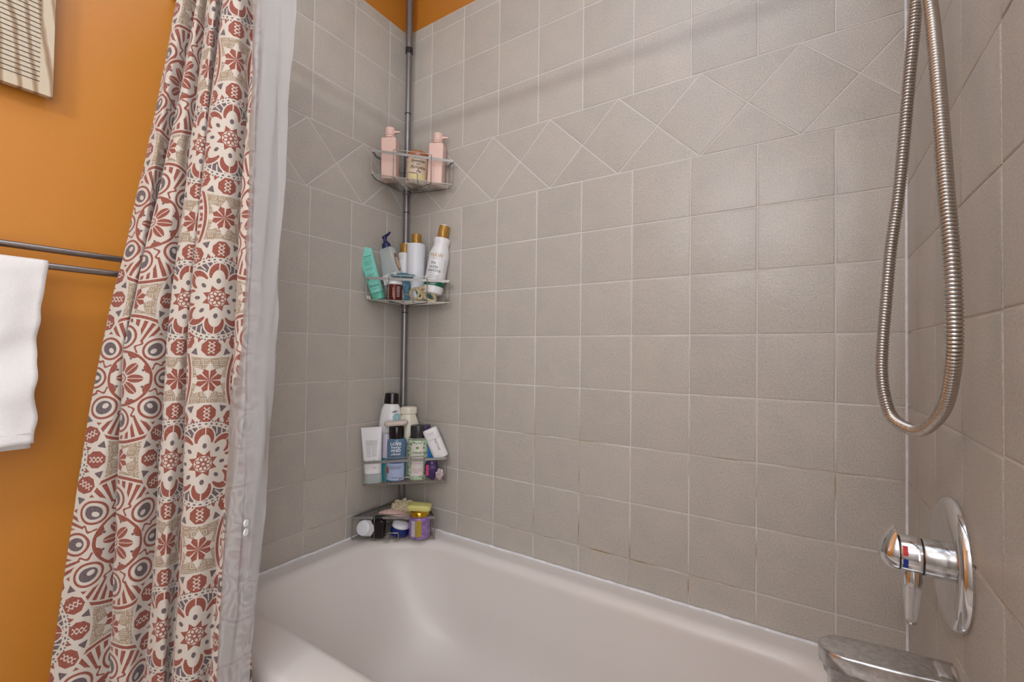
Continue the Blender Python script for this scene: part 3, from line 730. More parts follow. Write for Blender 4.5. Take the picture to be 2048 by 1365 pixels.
mb = MB(); lathe(mb, [(.012, 0), (.0135, .003), (.0135, .085)], 24); mb.build('body', M['tealliq'], t)
mb = MB(); lathe(mb, [(.0135, .0855), (.0138, .090), (.0135, .160), (.010, .170)], 24); mb.build('upper', M['lilac'], t)
t = empty('soap_bar', (.094, -.113, floor_z(3, .094, -.113)+.1955), (0, -4, 38), 'pale pink soap bar lying on the black bottle cap', 'soap')
t.name = 'soap_bar'
mb = MB(); rings = []
for i in range(9):
    a = -pi/2+pi*i/8; s = cos(a); rings.append(rrect(.068+.018*s, .030+.016*s, .012+.010*s, .009+.009*sin(a), n=6))
loft(mb, rings); ms = mb; ms.build('bar', M['soap_pink'], t)

# fourth basket (stands on the rim corner)
t = empty('frosted_bottle', (.060, -.205, floor_z(4, .06, -.205)), (0, 0, 18), 'white ribbed bottle lying on its side at the left of the lowest basket', 'bottle')
mb = MB(); prof = [(.012, -.034), (.022, -.033), (.0255, -.028)]
for k in range(9): prof += [(.0262, -.024+k*.006), (.0250, -.021+k*.006)]
prof += [(.024, .032), (.016, .036)]
lathe(mb, prof, 30); mb.xf(Matrix.Translation((0, 0, .0263)) @ Matrix.Rotation(radians(68), 4, 'X') @ Matrix.Rotation(0, 4, 'Z')); 
zmin = min(v[2] for v in mb.v); mb.xf(Matrix.Translation((0, 0, -zmin))); mb.build('body', M['pearl'], t)
mb = MB(); lathe(mb, [(.010, -.0347), (.010, -.0343)], 20); mb.xf(Matrix.Translation((0, 0, .0263-zmin)) @ Matrix.Rotation(radians(68), 4, 'X')); mb.build('base_mark', M['lilac'], t)
t = empty('black_bottle', (.083, -.177, floor_z(4, .083, -.177)), (0, 0, 36), 'squat black bottle in the lowest basket left of the hook', 'bottle')
mb = MB(); rbox(mb, .046, .036, .064, .010, .006); mb.build('body', M['blackcap'], t)
mb = MB(); rbox(mb, .040, .030, .012, .008, .003, z0=.0642); mb.build('cap', M['black'], t)
t = empty('face_cream_jar', (.128, -.125, floor_z(4, .128, -.125)), (0, 12, 36), 'deep blue tub with white lid in the lowest basket behind the rail', 'jar')
mb = MB(); lathe(mb, [(.022, .001), (.030, .004), (.033, .020), (.031, .030)], 32); mb.build('body', M['bluetub'], t)
mb = MB(); lathe(mb, [(.029, .0305), (.031, .033), (.029, .044), (.018, .049)], 32); mb.build('lid', M['pearl'], t)
t = empty('foam_sponge', (.108, -.120, floor_z(4, .108, -.120)+.055), (0, 5, 36), 'pink foam bath sponge lying across the lowest basket', 'sponge')
mb = MB(); rings = []
for i in range(17):
    f = i/16; x = -.062+.124*f; w = (.024*sin(pi*min(1, max(.02, f*1.0+.0)))**.5); th = .011*sin(pi*max(.03, min(.97, f)))**.5
    rings.append([(x, w*cos(2*pi*k/16), .012+th*sin(2*pi*k/16)+.006*sin(f*5)) for k in range(16)])
loft(mb, rings); mb.build('foam', M['spongepink'], t)
t = empty('mesh_pouf', (.105, -.078, floor_z(4, .105, -.078)+.032), (0, 0, 36), 'beige crumpled bath pouf heaped at the back of the lowest basket', 'bath pouf')
mb = MB(); crumple(mb, .050, .030, .036, .26, 2.4, 4, 5); mb.build('netting', M['pouf'], t)
mb = MB(); tube(mb, catmull([(.03, -.03, .045), (.045, -.038, .02), (.052, -.036, .0), (.058, -.03, -.018)], 6), .006, 8, rf=lambda i: .0065-.0018*cos(i*1.3)); mb.build('cord', M['pouf'], t)
t = empty('candle_jar', (.197, -.092, floor_z(4, .197, -.092)), (0, 0, 40), 'purple glass candle jar with gold lid and gold label in the lowest basket', 'candle jar')
mb = MB(); lathe(mb, [(.029, 0), (.0355, .003), (.037, .009), (.037, .070), (.0355, .0735), (.033, .075)], 40); mb.build('body', M['lavjar'], t)
mb = MB(); lathe(mb, [(.0325, .0755), (.034, .077), (.034, .089), (.0325, .092), (.02, .0925)], 40); mb.build('lid', M['goldmetal'], t)
patch('label', -.012, .010, .012, .068, cyl_map(.037, .0006), M['goldlabel'], t, 10, 3)
patch('side_label', -.027, -.013, .012, .066, cyl_map(.037, .0006), M['lilac'], t, 8, 3)
t = empty('soap_bar', (.193, -.090, floor_z(4, .193, -.09)+.0935), (0, 3, 34), 'olive yellow soap bar lying on the gold lid of the purple jar', 'soap')
mb = MB(); rings = []
for z, s in ((0, .90), (.003, .97), (.007, 1), (.013, .99), (.017, .94), (.019, .86)): rings.append(rrect(.084*s, .050*s, .010, z, n=6))
loft(mb, rings); mb.build('bar', M['soap_green'], t)

# ------------------------------------------------------------------ shower hose, valve, spout
def hose():
    P = [(1.470, -.400, 1.93), (1.482, -.408, 1.80), (1.481, -.402, 1.70), (1.479, -.400, 1.633), (1.476, -.402, 1.587), (1.474, -.400, 1.547), (1.470, -.390, 1.479), (1.465, -.375, 1.381), (1.460, -.365, 1.309), (1.452, -.360, 1.234), (1.447, -.355, 1.157),
         (1.443, -.355, 1.095), (1.441, -.360, 1.048), (1.443, -.370, 1.010), (1.450, -.390, .978), (1.465, -.430, .967), (1.475, -.460, .973), (1.483, -.500, .997),
         (1.485, -.530, 1.024), (1.483, -.565, 1.066), (1.481, -.580, 1.104), (1.479, -.585, 1.154), (1.478, -.580, 1.199), (1.477, -.570, 1.247), (1.478, -.540, 1.345), (1.479, -.505, 1.455), (1.478, -.480, 1.536), (1.470, -.455, 1.66), (1.44, -.44, 1.80), (1.40, -.44, 1.90)]
    S = catmull(P, 12)
    # resample evenly
    d = [0]
    for i in range(1, len(S)): d.append(d[-1]+(S[i]-S[i-1]).length)
    L = d[-1]; n = int(L/.00075); out = []; j = 0
    for i in range(n):
        s = L*i/(n-1)
        while j < len(d)-2 and d[j+1] < s: j += 1
        t = (s-d[j])/max(1e-9, d[j+1]-d[j]); out.append(S[j].lerp(S[j+1], t))
    # pitch 4.5 mm = 6 samples, rounded ribs with narrow grooves
    prof = [.0068, .0078, .0082, .0082, .0078, .0068]
    mb = MB(); tube(mb, out, .008, 20, rf=lambda i: prof[i % 6])
    me = mb.mesh('hose_ribs')
    return me, n
me, n = hose()
hs = empty('shower_hose', (1.4787, -.4, 1.93), label='ribbed steel shower hose hanging in a long loop at the right', cat='shower hose')
o = link('ribbed_hose', me, [M['hose'], M['hose_groove']], hs, True, 180); o.location = (-1.4787, .4, -1.93)
for p in me.polygons:
    z = p.index//20
    if z % 6 == 5: p.material_index = 1
# shower arm and hand shower above the frame; the hose hangs from them and they shade the tiles
sh = empty('hand_shower', (WX, -.38, 1.99), label='chrome hand shower on its wall arm above the hose', cat='hand shower')
mb = MB(); lathe(mb, [(.030, 0), (.030, .003), (.016, .010)], 28); mb.xf(Matrix.Rotation(radians(-90), 4, 'Y')); mb.build('flange', M['chrome'], sh)
mb = MB(); tube(mb, catmull([(0, 0, 0), (-.04, 0, 0), (-.09, -.005, -.012), (-.13, -.01, -.04)], 6), .0105, 14); mb.build('arm', M['chrome'], sh)
mb = MB(); tube(mb, [(-.10, -.035, -.10), (-.13, -.03, -.03), (-.16, -.02, .03)], .013, 14, rf=lambda i: (.011, .014, .015)[i]); mb.build('handle', M['chrome'], sh)
mb = MB(); lathe(mb, [(.012, .03), (.030, .022), (.043, .008), (.045, 0), (.040, -.004)], 32); mb.xf(Matrix.Translation((-.185, -.018, .035)) @ Matrix.Rotation(radians(28), 4, 'Y')); mb.build('spray_head', M['chrome'], sh)

vt = empty('shower_valve', (WX, -.38, .778), label='round chrome shower valve with lever handle on the right wall', cat='shower valve')
RY = Matrix.Rotation(radians(-90), 4, 'Y')     # local z -> -X (out of the wall)
mb = MB(); lathe(mb, [(.089, 0), (.0905, .003), (.0898, .0075), (.0865, .0115), (.0810, .0138), (.0750, .0142), (.0690, .0130), (.052, .0100), (.038, .0085), (.030, .0085)], 72); mb.xf(RY); mb.build('escutcheon', M['chrome'], vt)
mb = MB(); lathe(mb, [(.0262, .008), (.0262, .036), (.0255, .037)], 44); mb.xf(RY); mb.build('sleeve', M['chrome_worn'], vt)
mb = MB(); lathe(mb, [(.0245, .036), (.0245, .0388)], 44); mb.xf(RY); mb.build('seal_ring', M['black'], vt)
mb = MB(); lathe(mb, [(.0255, .0388), (.0262, .0395), (.0262, .062), (.0255, .063)], 44); mb.xf(RY); mb.build('body', M['chrome'], vt)
mb = MB()
for sgn, nm, cc in ((1, 'hot_mark', (.55, .02, .02)), (-1, 'cold_mark', (.01, .04, .30))):
    mb = MB(); vs = []
    for k in range(13):
        a = radians(-125+ (30 if sgn > 0 else -14)-k*(24/12)) if sgn < 0 else radians(-125-18-k*2.0)
        for zz in (.0555, .0612): vs.append((.02635*cos(a), .02635*sin(a), zz))
    a0 = 0
    vs = []
    for k in range(13):
        # angle measured from +Z (up) toward -Y (camera side)
        a = radians((50 if sgn > 0 else 90)+k*30/12)
        for zz in (.0555, .0612): vs.append((-zz, -.02645*sin(a), .02645*cos(a)))
    mb.add(vs, [(2*k, 2*k+1, 2*k+3, 2*k+2) for k in range(12)]); mb.build(nm, mat(nm, cc, .25), vt)
mb = MB(); lathe(mb, [(.0240, .0628), (.0240, .0650)], 44); mb.xf(RY); mb.build('seal_ring', M['black'], vt)
# egg shaped cap with a beak at the top
mb = MB(); rings = []
for i in range(14):
    f = i/13; r = .0262*sqrt(max(0, 1-(f*.985)**2)); zc = .0650+.0235*f
    ring = []
    for k in range(40):
        a = 2*pi*k/40; up = max(0, cos(a))**6
        rr = r*(1+.55*up*(1-f)**1.2)
        ring.append((-zc+.0-.004*up*(1-f), rr*sin(a), rr*cos(a)))
    rings.append(ring)
loft(mb, rings); mb.build('cap', M['chrome'], vt)
mb = MB(); tube(mb, [(-.048, -.004, -.020), (-.048, -.006, -.034), (-.049, -.007, -.043)], .012, 24, rf=lambda i: (.0120, .0125, .0105)[i]); mb.build('lever_socket', M['chrome'], vt)
clear = see_through(mat('clear_acrylic', (.80, .80, .84), .04), .22)
mb = MB(); tube(mb, [(-.049, -.007, -.043), (-.050, -.008, -.070), (-.051, -.009, -.090), (-.051, -.009, -.0935)], .01, 24, rf=lambda i: (.0115, .0088, .0070, .0055)[i]); mb.build('lever', clear, vt)
mb = MB(); tube(mb, [(-.049, -.007, -.042), (-.0505, -.0085, -.075), (-.051, -.009, -.089)], .004, 14, rf=lambda i: (.005, .0035, .0040)[i]); mb.build('lever_core', M['chrome'], vt)
mb = MB(); lathe(mb, [(.0060, -.0965), (.0068, -.0945), (.0062, -.0925)], 20, ox=-.051, oy=-.009); mb.build('lever_tip', M['chrome'], vt)

st = empty('tub_spout', (WX, -.38, .595), label='chrome tub spout on the right wall below the valve', cat='tub spout')
def spout_outline(ins, z, tip=.1625, hw=.0335, back=.0):
    out = []; R_ = hw-ins; cx = tip-hw*1.15
    out.append((-back, R_*.90, z)); out.append((-.022, R_*.92, z)); out.append((-.045, R_*.985, z)); out.append((-.07, R_, z)); out.append((-.10, R_, z))
    for k in range(13):
        a = pi/2-pi*k/12; out.append((-(cx+(R_*1.15)*cos(a)), R_*sin(a), z))
    out += [(-.10, -R_, z), (-.07, -R_, z), (-.045, -R_*.985, z), (-.022, -R_*.92, z), (-back, -R_*.90, z)]
    return [(x, y, zz-.010*min(1, max(0, -x)/.16)*(1 if z > 0 else .3)) for x, y, zz in out]
mb = MB(); loft(mb, [spout_outline(*q) for q in ((.0040, .0285), (.0018, .0280), (.0004, .0268), (0, .025), (.0004, .004), (.0012, -.004), (.0030, -.0055), (.0045, -.007), (.0060, -.018), (.0100, -.024), (.0140, -.0255))])
mb.build('body', M['chrome_worn'], st, True, 42)
mb = MB(); loft(mb, [[(-d, a, b+.0012) for a, b, _ in rrect(.0655-2*s, .0585-2*s, .022, 0, n=8)] for d, s in ((0, 0), (.020, 0), (.0225, .0008), (.0235, .003))]); mb.build('sleeve', M['chrome'], st)
mb = MB(); lathe(mb, [(.0165, -.042), (.0185, -.040), (.0185, -.020)], 28, ox=-.132); mb.build('outlet', M['chrome'], st)
mb = MB(); lathe(mb, [(.034, 0), (.034, .003), (.031, .006)], 32); mb.xf(RY); mb.build('wall_flange', M['chrome'], st)

# ------------------------------------------------------------------ curtain rod, curtain, liner
rod = MB(); tube(rod, [(0.004, -.785, 1.965), (WX-.004, -.785, 1.965)], .0125, 20); rd = rod.build('curtain_rod', M['towelbar'])
tag(rd, 'straight metal shower curtain rod spanning the tub above the curtain', 'curtain rod')
for x, s in ((0.0, 1), (WX, -1)):
    mb = MB(); lathe(mb, [(.0165, 0), (.0165, .006), (.014, .018)], 28); mb.xf(Matrix.Translation((x, -.785, 1.965)) @ Matrix.Rotation(radians(90*s), 4, 'Y')); mb.build('rod_flange', M['towelbar'], rd)

LEV = (1.85, 1.067, .40)
CT = [[(0.164, -0.846), (0.193, -0.836), (0.178, -0.808), (0.214, -0.827), (0.24, -0.825), (0.223, -0.804), (0.268, -0.827), (0.296, -0.822), (0.28, -0.798), (0.338, -0.827), (0.372, -0.81), (0.364, -0.771), (0.416, -0.801), (0.44, -0.807), (0.421, -0.792)],
      [(0.133, -0.946), (0.162, -0.931), (0.145, -0.902), (0.181, -0.922), (0.215, -0.895), (0.204, -0.851), (0.249, -0.875), (0.279, -0.864), (0.264, -0.836), (0.322, -0.866), (0.359, -0.839), (0.354, -0.791), (0.407, -0.821), (0.438, -0.812), (0.427, -0.781)],
      [(0.136, -1.02), (0.17, -0.98), (0.159, -0.925), (0.196, -0.943), (0.227, -0.921), (0.214, -0.884), (0.259, -0.906), (0.29, -0.89), (0.277, -0.858), (0.335, -0.888), (0.369, -0.867), (0.36, -0.827), (0.413, -0.855), (0.449, -0.835), (0.443, -0.793)]]
LT = [[(0.398, -0.798), (0.455, -0.812), (0.464, -0.801), (0.473, -0.786), (0.482, -0.772), (0.490, -0.757)],
      [(0.401, -0.814), (0.449, -0.828), (0.457, -0.819), (0.464, -0.806), (0.471, -0.793), (0.477, -0.779)],
      [(0.418, -0.849), (0.457, -0.860), (0.463, -0.850), (0.469, -0.839), (0.474, -0.828), (0.479, -0.815)]]
def hang(levels, z_top, z_bot, nz, per, wob=.0015, anchors=None, edge=None):
    vs = []; uv = []; K = None
    for j in range(nz+1):
        z = z_top+(z_bot-z_top)*j/nz
        if z >= LEV[1]: t = (z-LEV[1])/(LEV[0]-LEV[1]); a, b = levels[1], levels[0]
        else: t = (LEV[1]-z)/(LEV[1]-LEV[2]); a, b = levels[1], levels[2]
        t = min(t, 1.12)
        # smooth through the middle level
        pts = []
        for i in range(len(a)):
            m = (levels[0][i][0]-levels[2][i][0], levels[0][i][1]-levels[2][i][1])
            x = a[i][0]+(b[i][0]-a[i][0])*t; y = a[i][1]+(b[i][1]-a[i][1])*t
            y += .004*sin(z*5.2+i*1.9); x += .003*sin(z*4.1+i*2.7)
            pts.append((x, y, 0))
        S = catmull(pts, per); n = len(S)
        s = [0]*n
        for i in range(n-2, -1, -1): s[i] = s[i+1]+(S[i+1]-S[i]).length
        if anchors:
            for (h0, h1, at, target) in anchors:      # stretch only the hidden fold between control points h0 < h1 so that point `at` lands on `target`
                a_, b_ = h0*per, h1*per; base = s[ZERO*per]
                d_ = target-(s[int(at*per)]-base)
                for i in range(n):
                    if i <= a_: s[i] += d_
                    elif i < b_: s[i] += d_*(b_-i)/(b_-a_)
        for i in range(n):
            w = wob*noise.noise(Vector((i*.11, z*9, 2.0)))
            x = max(S[i].x+w, .004); y = S[i].y+w
            if edge and i > n-4: x += edge(z)*(i-(n-4))/3
            vs.append((x, y, z)); uv.append((s[i]-(s[ZERO*per] if anchors else 0), z))
        K = n
    fs = [(j*K+i, j*K+i+1, (j+1)*K+i+1, (j+1)*K+i) for j in range(nz) for i in range(K-1)]
    return vs, fs, uv, K
def cloth(name, data, m, thick):
    vs, fs, uv, K = data
    me = bpy.data.meshes.new(name); me.from_pydata(vs, [], fs)
    l = me.uv_layers.new(name='cloth'); idx = [0]*len(me.loops); me.loops.foreach_get('vertex_index', idx)
    flat = [c for i in idx for c in uv[i]]; l.data.foreach_set('uv', flat)
    o = link(name, me, m, None, True, 180)
    s = o.modifiers.new('thickness', 'SOLIDIFY'); s.thickness = thick; s.offset = 0
    return o
def curtain_mat():
    m = mat('medallion_print', (.8, .72, .68), .85, Sheen_Weight=.2); nt = m.node_tree; b = nt.nodes['Principled BSDF']; E.nt = nt
    uvn = nt.nodes.new('ShaderNodeUVMap'); uvn.uv_map = 'cloth'; sp = nt.nodes.new('ShaderNodeSeparateXYZ'); nt.links.new(uvn.outputs[0], sp.inputs[0])
    L = 325.0
    U = (E(sp.outputs[0])*1000.0)-CUR_U0; V = (E(sp.outputs[1])*1000.0)-1167.0
    # nearest lattice centre of the flower medallions (staggered: flowers at (0,0), rings at (.5,.5))
    def cell(u, v):
        x = emod(u+L/2, L)-L/2; y = emod(v+L/2, L)-L/2
        return x, y
    def polar(x, y):
        r = esqrt(x*x+y*y); th = E.op('ARCTAN2', y, x); return r, th
    def sector(r, th, n, off=0.0):                    # fold into one of n petals, returns along / across distances
        w = 2*pi/n; a = emod(th+(w/2+off), w)-w/2
        return r*ecos(a), r*esin(a), a
    red = None; grey = None; tan = None
    # ---- flower medallion
    x, y = cell(U, V); r, th = polar(x, y)
    al, ac, a8 = sector(r, th, 8, 0)
    aac = eabs(ac)
    inner = r < 19
    ring6l, ring6c, _ = sector(r, th, 8, pi/8)
    lace = between(ell(ring6l-9.5, ring6c, 5, 3.6), .45, 1.25) | between(r, 15.5, 17.5) | between(r, 2.5, 4.2)
    spikes = between(r, 17, 27) & (eabs(ring6c) < (27-r)*.6)
    cres = (ell(al-50, ac, 20.5, 17) < 1) & (ell(al-38, ac, 19, 11.5) > 1) & (aac > .9) & (al > 40)
    dot = ell(al-35, ac, 5.2, 3.6) < 1
    petal = ell(al-48, ac, 25, 20.5) < 1
    gz = between(r, 44, 79) & petal.inv()
    gfan = esin(th*40.0+r*.25) > -.7
    gsplit = between(r, 73, 76).inv() & (gfan | (r < 60) | (r > 76))
    gdot = between(r, 76, 79).inv() | (ecos(th*48.0) > .2)
    g1 = gz & gsplit & gdot
    red1 = (inner & lace) | spikes | cres
    # ring of little hexagonal badges
    bl, bc, _ = sector(r, th, 12, 0)
    bx = bl-98; bd = esqrt(bx*bx+bc*bc)
    badge = (E.op('MAXIMUM', E.op('MAXIMUM', eabs(bx), eabs(bc)), (eabs(bx)+eabs(bc))*.73) < 16.5)
    sw = (eabs(bc-esin(bx*.42)*4.5) < 1.5) | (eabs(bc+esin(bx*.42)*4.5) < 1.5)
    red2 = badge & ((sw & (bd < 12.5)).inv())
    tl, tc_, _ = sector(r, th, 12, pi/12)
    tri = (between(tl, 103, 115) & (eabs(tc_) < (tl-101)*.55))
    tri2 = (between(tl, 83, 91) & (eabs(tc_) < (92-tl)*.5))
    g2 = (tri | (between(tl, 81, 84) & (esin(th*96.0) > 0))) & badge.inv(); red2 = red2 | (tri2 & badge.inv())
    inA = r < 80; inB = between(r, 80, 119)
    # ---- red medallion
    x2, y2 = cell(U+L/2, V+L/2); R, TH = polar(x2, y2)
    pl, pc, _ = sector(R, TH, 8, 0)
    px_ = pl-84
    ov = ell(px_, pc, 14.5, 12.5) < 1
    hole = ell(px_+5, pc, 6, 4.5) < 1
    ovb = ell(px_, pc, 20, 18) < 1
    lobe = (ell(px_, pc, 24.5, 22.5) < 1) & (ell(px_, pc, 20, 18) > 1)
    fl, fc, fa = sector(R, TH, 8, pi/8)
    fan = between(R, 80, 122) & (ell(px_, pc, 31, 29) > 1) & (esin((fa)*52.0*(1.0+(122-R)*.006)+pi/2) > -.1)
    rim = between(R, 125, 131) | between(R, 52, 57)
    ddl, ddc, _ = sector(R, TH, 8, 0)
    daisy = (ell(ddl-27, ddc, 15, 8.2) < 1) & (eabs(ddc) > .7)
    core = between(R, 7.5, 10) | (R < 2.6) | (ell(ring6l*0+sector(R, TH, 6)[0]-5.2, sector(R, TH, 6)[1], 1.2, 1.2) < 1)
    gem = eabs(fl-44)+eabs(fc) < 3.2
    tip = between(fl, 46, 52) & (eabs(fc) < (fl-42)*1.2)
    link_ = between(fl, 58, 84) & (eabs(fc+esin(fl*.30)*4) < 2.2)
    redM = lobe | fan | rim | (daisy & (R > 13)) | core | tip | link_
    gM = (ov & hole.inv()) | gem
    inM = R < 131
    edgeM = R < 134
    # ---- tan ground with maze strokes and stars at the free lattice points
    x3, y3 = cell(U+L/2, V); x4, y4 = cell(U, V+L/2)
    r3, t3 = polar(x3, y3); r4, t4 = polar(x4, y4)
    near = r3 < r4
    rs = E.op('MINIMUM', r3, r4); ts = t3*near+t4*near.inv()
    sl, sc_, _ = sector(rs, ts, 8, pi/8)
    star = (rs < 23) & (eabs(sc_) < E.op('MINIMUM', sl*.32, (24-sl)*1.0))
    cl_, cc_, _ = sector(rs, ts, 8, 0)
    burst = (rs < 36) & (eabs(cc_) < (37-cl_)*.50)
    gx = emod(U, 15.0)-7.5; gy = emod(V, 15.0)-7.5
    mzd = E.op('MAXIMUM', eabs(gx), eabs(gy))
    par = emod(efl(U/15.0)+efl(V/15.0), 2.0)
    maze = between(mzd, 3.7, 4.8) & ((gx*(par*2.0-1.0)) > -4.2) | (mzd < 1.0) | (between(mzd, 6.6, 7.6) & (gy*(par*2.0-1.0) > 2.0) & par)
    ground = inA.inv() & inB.inv() & edgeM.inv() & (r > 119)
    tan = ground & burst.inv() & maze.inv()
    curl = between(ell(emod(eabs(sector(rs, ts, 4, pi/4)[0])-52.0, 400.0), eabs(sector(rs, ts, 4, pi/4)[1])-6.0, 9, 7), .5, 1.0)
    tan = tan & curl.inv()
    topM = inM & (r > 119)                        # ring medallions are overlapped by the flower ones
    red = (inA & red1) | (inB & red2) | (topM & redM) | (ground & star)
    grey = (inA & (g1 | dot) & red1.inv()) | (inB & g2) | (topM & gM)
    # weave
    nz = nt.nodes.new('ShaderNodeTexNoise'); nz.inputs['Scale'].default_value = 1.0; nz.inputs['Detail'].default_value = 2
    mp = nt.nodes.new('ShaderNodeMapping'); mp.inputs['Scale'].default_value = (300, 1800, 1); nt.links.new(uvn.outputs[0], mp.inputs[0]); nt.links.new(mp.outputs[0], nz.inputs['Vector'])
    nz2 = nt.nodes.new('ShaderNodeTexNoise'); nz2.inputs['Scale'].default_value = 1.0
    mp2 = nt.nodes.new('ShaderNodeMapping'); mp2.inputs['Scale'].default_value = (1800, 300, 1); nt.links.new(uvn.outputs[0], mp2.inputs[0]); nt.links.new(mp2.outputs[0], nz2.inputs['Vector'])
    wv = E(nz.outputs[0])*.5+E(nz2.outputs[0])*.5
    def mix(fac, a, c):
        n = nt.nodes.new('ShaderNodeMix'); n.data_type = 'RGBA'; nt.links.new(fac.v, n.inputs[0])
        if isinstance(a, tuple): n.inputs[6].default_value = (*a, 1)
        else: nt.links.new(a, n.inputs[6])
        n.inputs[7].default_value = (*c, 1); return n.outputs[2]
    soft = E.op('MULTIPLY', (wv-.34)*6.0, 1.0, clamp=True)*.38+.62
    c = mix(tan*soft, s2l(186, 175, 163), s2l(142, 121, 98))
    c = mix(grey*soft, c, s2l(80, 64, 68))
    c = mix(red*soft, c, s2l(124, 50, 30))
    nt.links.new(c, b.inputs['Base Color'])
    bp = nt.nodes.new('ShaderNodeBump'); bp.inputs['Strength'].default_value = .35; bp.inputs['Distance'].default_value = .0006
    nt.links.new(wv.v, bp.inputs['Height']); nt.links.new(bp.outputs[0], b.inputs['Normal'])
    return m
ZERO = 10
cd = hang(CT, 1.928, .06, 170, 16, anchors=[(8, 9, 7, .325), (5, 6, 3, .4875), (2, 3, 2, .4925)])
CUR_U0 = 0.0
M['curtain'] = curtain_mat()
cu = cloth('shower_curtain', cd, M['curtain'], .0008)
tag(cu, 'patterned fabric shower curtain with rust and grey medallions bunched at the left', 'shower curtain')
for i in (1, 4, 7, 10, 12):
    x, y = CT[0][i]; mb = MB()
    tube(mb, [(x, -.785+.024*cos(a*pi/12), 1.950+.031*sin(a*pi/12)) for a in range(24)], .0016, 6, closed=True)
    mb.build('curtain_ring', M['towelbar'], cu)
lm_ = mat('liner_vinyl', s2l(196, 193, 192), .55); nt = lm_.node_tree; bb_ = nt.nodes['Principled BSDF']
tr = nt.nodes.new('ShaderNodeBsdfTranslucent'); tr.inputs[0].default_value = (.62, .60, .60, 1)
mxs = nt.nodes.new('ShaderNodeMixShader'); mxs.inputs[0].default_value = .35
tp = nt.nodes.new('ShaderNodeBsdfTransparent'); mx2 = nt.nodes.new('ShaderNodeMixShader'); mx2.inputs[0].default_value = .60
out = nt.nodes['Material Output']; nt.links.new(bb_.outputs[0], mxs.inputs[1]); nt.links.new(tr.outputs[0], mxs.inputs[2])
nt.links.new(mxs.outputs[0], mx2.inputs[1]); nt.links.new(tp.outputs[0], mx2.inputs[2]); nt.links.new(mx2.outputs[0], out.inputs[0])
add_bump(lm_, 14, .25, .004)
ln = cloth('shower_liner', hang(LT, 1.928, .12, 170, 12, wob=.003, edge=lambda z: .003*noise.noise(Vector((z*18, 0, 5)))), lm_, .0006)
tag(ln, 'translucent white vinyl liner hanging at the right edge of the patterned curtain', 'curtain liner')
for z in (.745, .728):
    mb = MB(); lathe(mb, [(.0062, 0), (.0066, .001), (.0062, .0022), (.0048, .0024), (.0046, .0014)], 20); mb.xf(Matrix.Translation((.4765, -.826, z)) @ Matrix.Rotation(radians(-60), 4, 'Z') @ Matrix.Rotation(radians(-90), 4, 'X').inverted()); mb.build('magnet', M['pearl'], ln)

# ------------------------------------------------------------------ towel bars, towel, wooden board
tbx = empty('towel_rail', (-.008, -1.15, 1.24), label='double brushed nickel towel rail on the orange wall left of the curtain', cat='towel rail')
for (x, z) in ((.068, .0235), (.118, -.0165)):
    mb = MB(); tube(mb, [(x, -.34, z), (x, .352, z)], .0068, 18); mb.build('bar', M['towelbar'], tbx)
for y in (-.33, .352):
    mb = MB(); lathe(mb, [(.024, 0), (.024, .005), (.012, .012)], 24); mb.xf(Matrix.Translation((0, y, 0)) @ Matrix.Rotation(radians(90), 4, 'Y')); 
    tube(mb, [(0, y, .002), (.06, y, .022), (.122, y, -.017)], .008, 12); mb.build('bracket', M['towelbar'], tbx)
def towel():
    mb = MB(); NY = 40; y0, y1 = -1.36, -1.028; xb = .110; zb = 1.2235; R_ = .0095
    front = 44; prof = []
    zf, zk = .885, .872
    for i in range(24): prof.append((xb-R_-.001, zk+(zb-zk)*i/24, 0))
    for i in range(11):
        a = pi-pi*i/10; prof.append((xb+R_*cos(a), zb+R_*sin(a), 1))
    for i in range(1, 46): prof.append((xb+R_+.001, zb+(zf-zb)*i/45, 2))
    vs = []
    for (x, z, s) in prof:
        for j in range(NY+1):
            f = j/NY; y = y0+(y1-y0)*f; dz = zb-z
            w = noise.noise(Vector((y*14, z*11, s*3.0)))*.010*min(1, max(0, dz)*9)+noise.noise(Vector((y*38, z*30, s*3.0+4)))*.0022
            nar = .012*min(1, max(0, dz)/.12)*f - .006*noise.noise(Vector((z*22, 1, s)))*f*(1 if s else 0)*min(1, max(0, dz)*12)
            yy = y - (nar if s == 2 else nar*.4) - (.008*f if s == 0 else 0)
            sl = (-.010*(1-f)) if s == 2 and z < zf+.03 else 0
            vs.append((x+w*(1 if s == 2 else .3)+(.004 if s == 2 else -.001)*min(1, max(0, dz)*5), yy, z+sl))
    n = NY+1; fs = [(i*n+j, i*n+j+1, (i+1)*n+j+1, (i+1)*n+j) for i in range(len(prof)-1) for j in range(NY)]
    me = bpy.data.meshes.new('towel'); me.from_pydata(vs, [], fs)
    o = link('hand_towel', me, M['linen'], None, True, 180); s = o.modifiers.new('t', 'SOLIDIFY'); s.thickness = .003; s.offset = 0
    return o
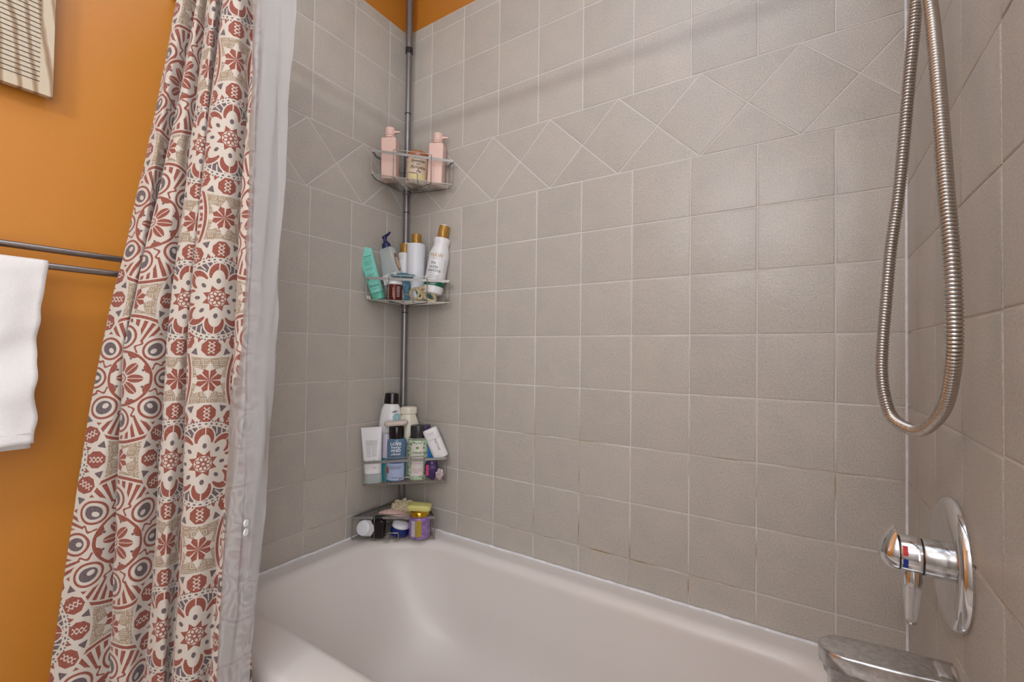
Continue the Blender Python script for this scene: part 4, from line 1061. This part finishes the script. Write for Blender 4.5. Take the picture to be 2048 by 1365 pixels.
tw = tag(towel(), 'white cotton hand towel draped over the front towel bar', 'towel')
mb = MB()
# stitched hem bands near the bottom of the front face
tube(mb, [(.1262+.001*sin(k*1.3), -1.355+.31*k/30, .905-.010*(1-k/30)) for k in range(31)], .0009, 5); mb.build('hem_stitch', M['linen'], tw)

def wood_mat():
    m = mat('pale_pine', s2l(214, 190, 160), .5); nt = m.node_tree; b = nt.nodes['Principled BSDF']
    tc = nt.nodes.new('ShaderNodeTexCoord'); mp = nt.nodes.new('ShaderNodeMapping'); mp.inputs['Scale'].default_value = (1, 3.2, 1.1); mp.inputs['Rotation'].default_value = (radians(-20), 0, 0)
    nt.links.new(tc.outputs['Object'], mp.inputs[0])
    w = nt.nodes.new('ShaderNodeTexWave'); w.wave_type = 'BANDS'; w.bands_direction = 'Y'; w.inputs['Scale'].default_value = 4.5; w.inputs['Distortion'].default_value = 3.5; w.inputs['Detail'].default_value = 3; w.inputs['Detail Scale'].default_value = 1.4
    nt.links.new(mp.outputs[0], w.inputs['Vector'])
    cr = nt.nodes.new('ShaderNodeValToRGB'); cr.color_ramp.elements[0].color = (*s2l(138, 110, 80), 1); cr.color_ramp.elements[1].color = (*s2l(186, 170, 146), 1); cr.color_ramp.elements[1].position = .45
    nt.links.new(w.outputs[0], cr.inputs[0]); nt.links.new(cr.outputs[0], b.inputs['Base Color']); return m
wd = wood_mat()
pn = empty('wooden_board', (-.008, -1.2, 1.79), label='pale wooden board with fine dark grooves hung on the orange wall', cat='wall board')
mb = MB(); rings = [[(d, y, z) for y, z in ((-.26, -.205), (.188, -.205), (.188, .35), (-.26, .35))] for d in (.024, .038)]
loft(mb, rings); mb.build('board', wd, pn, smooth=False)
mb = MB(); box(mb, 0, .0235, -.2, .15, .24, .27); mb.build('hanging_rail', M['black'], pn, smooth=False)
mb = MB()
for k in range(50):
    z = -.181+.0098*k
    if z > .33: break
    box(mb, .0375, .0386, -.25, .168, z-.0008, z+.0008)
mb.build('groove', M['ink'], pn, smooth=False)
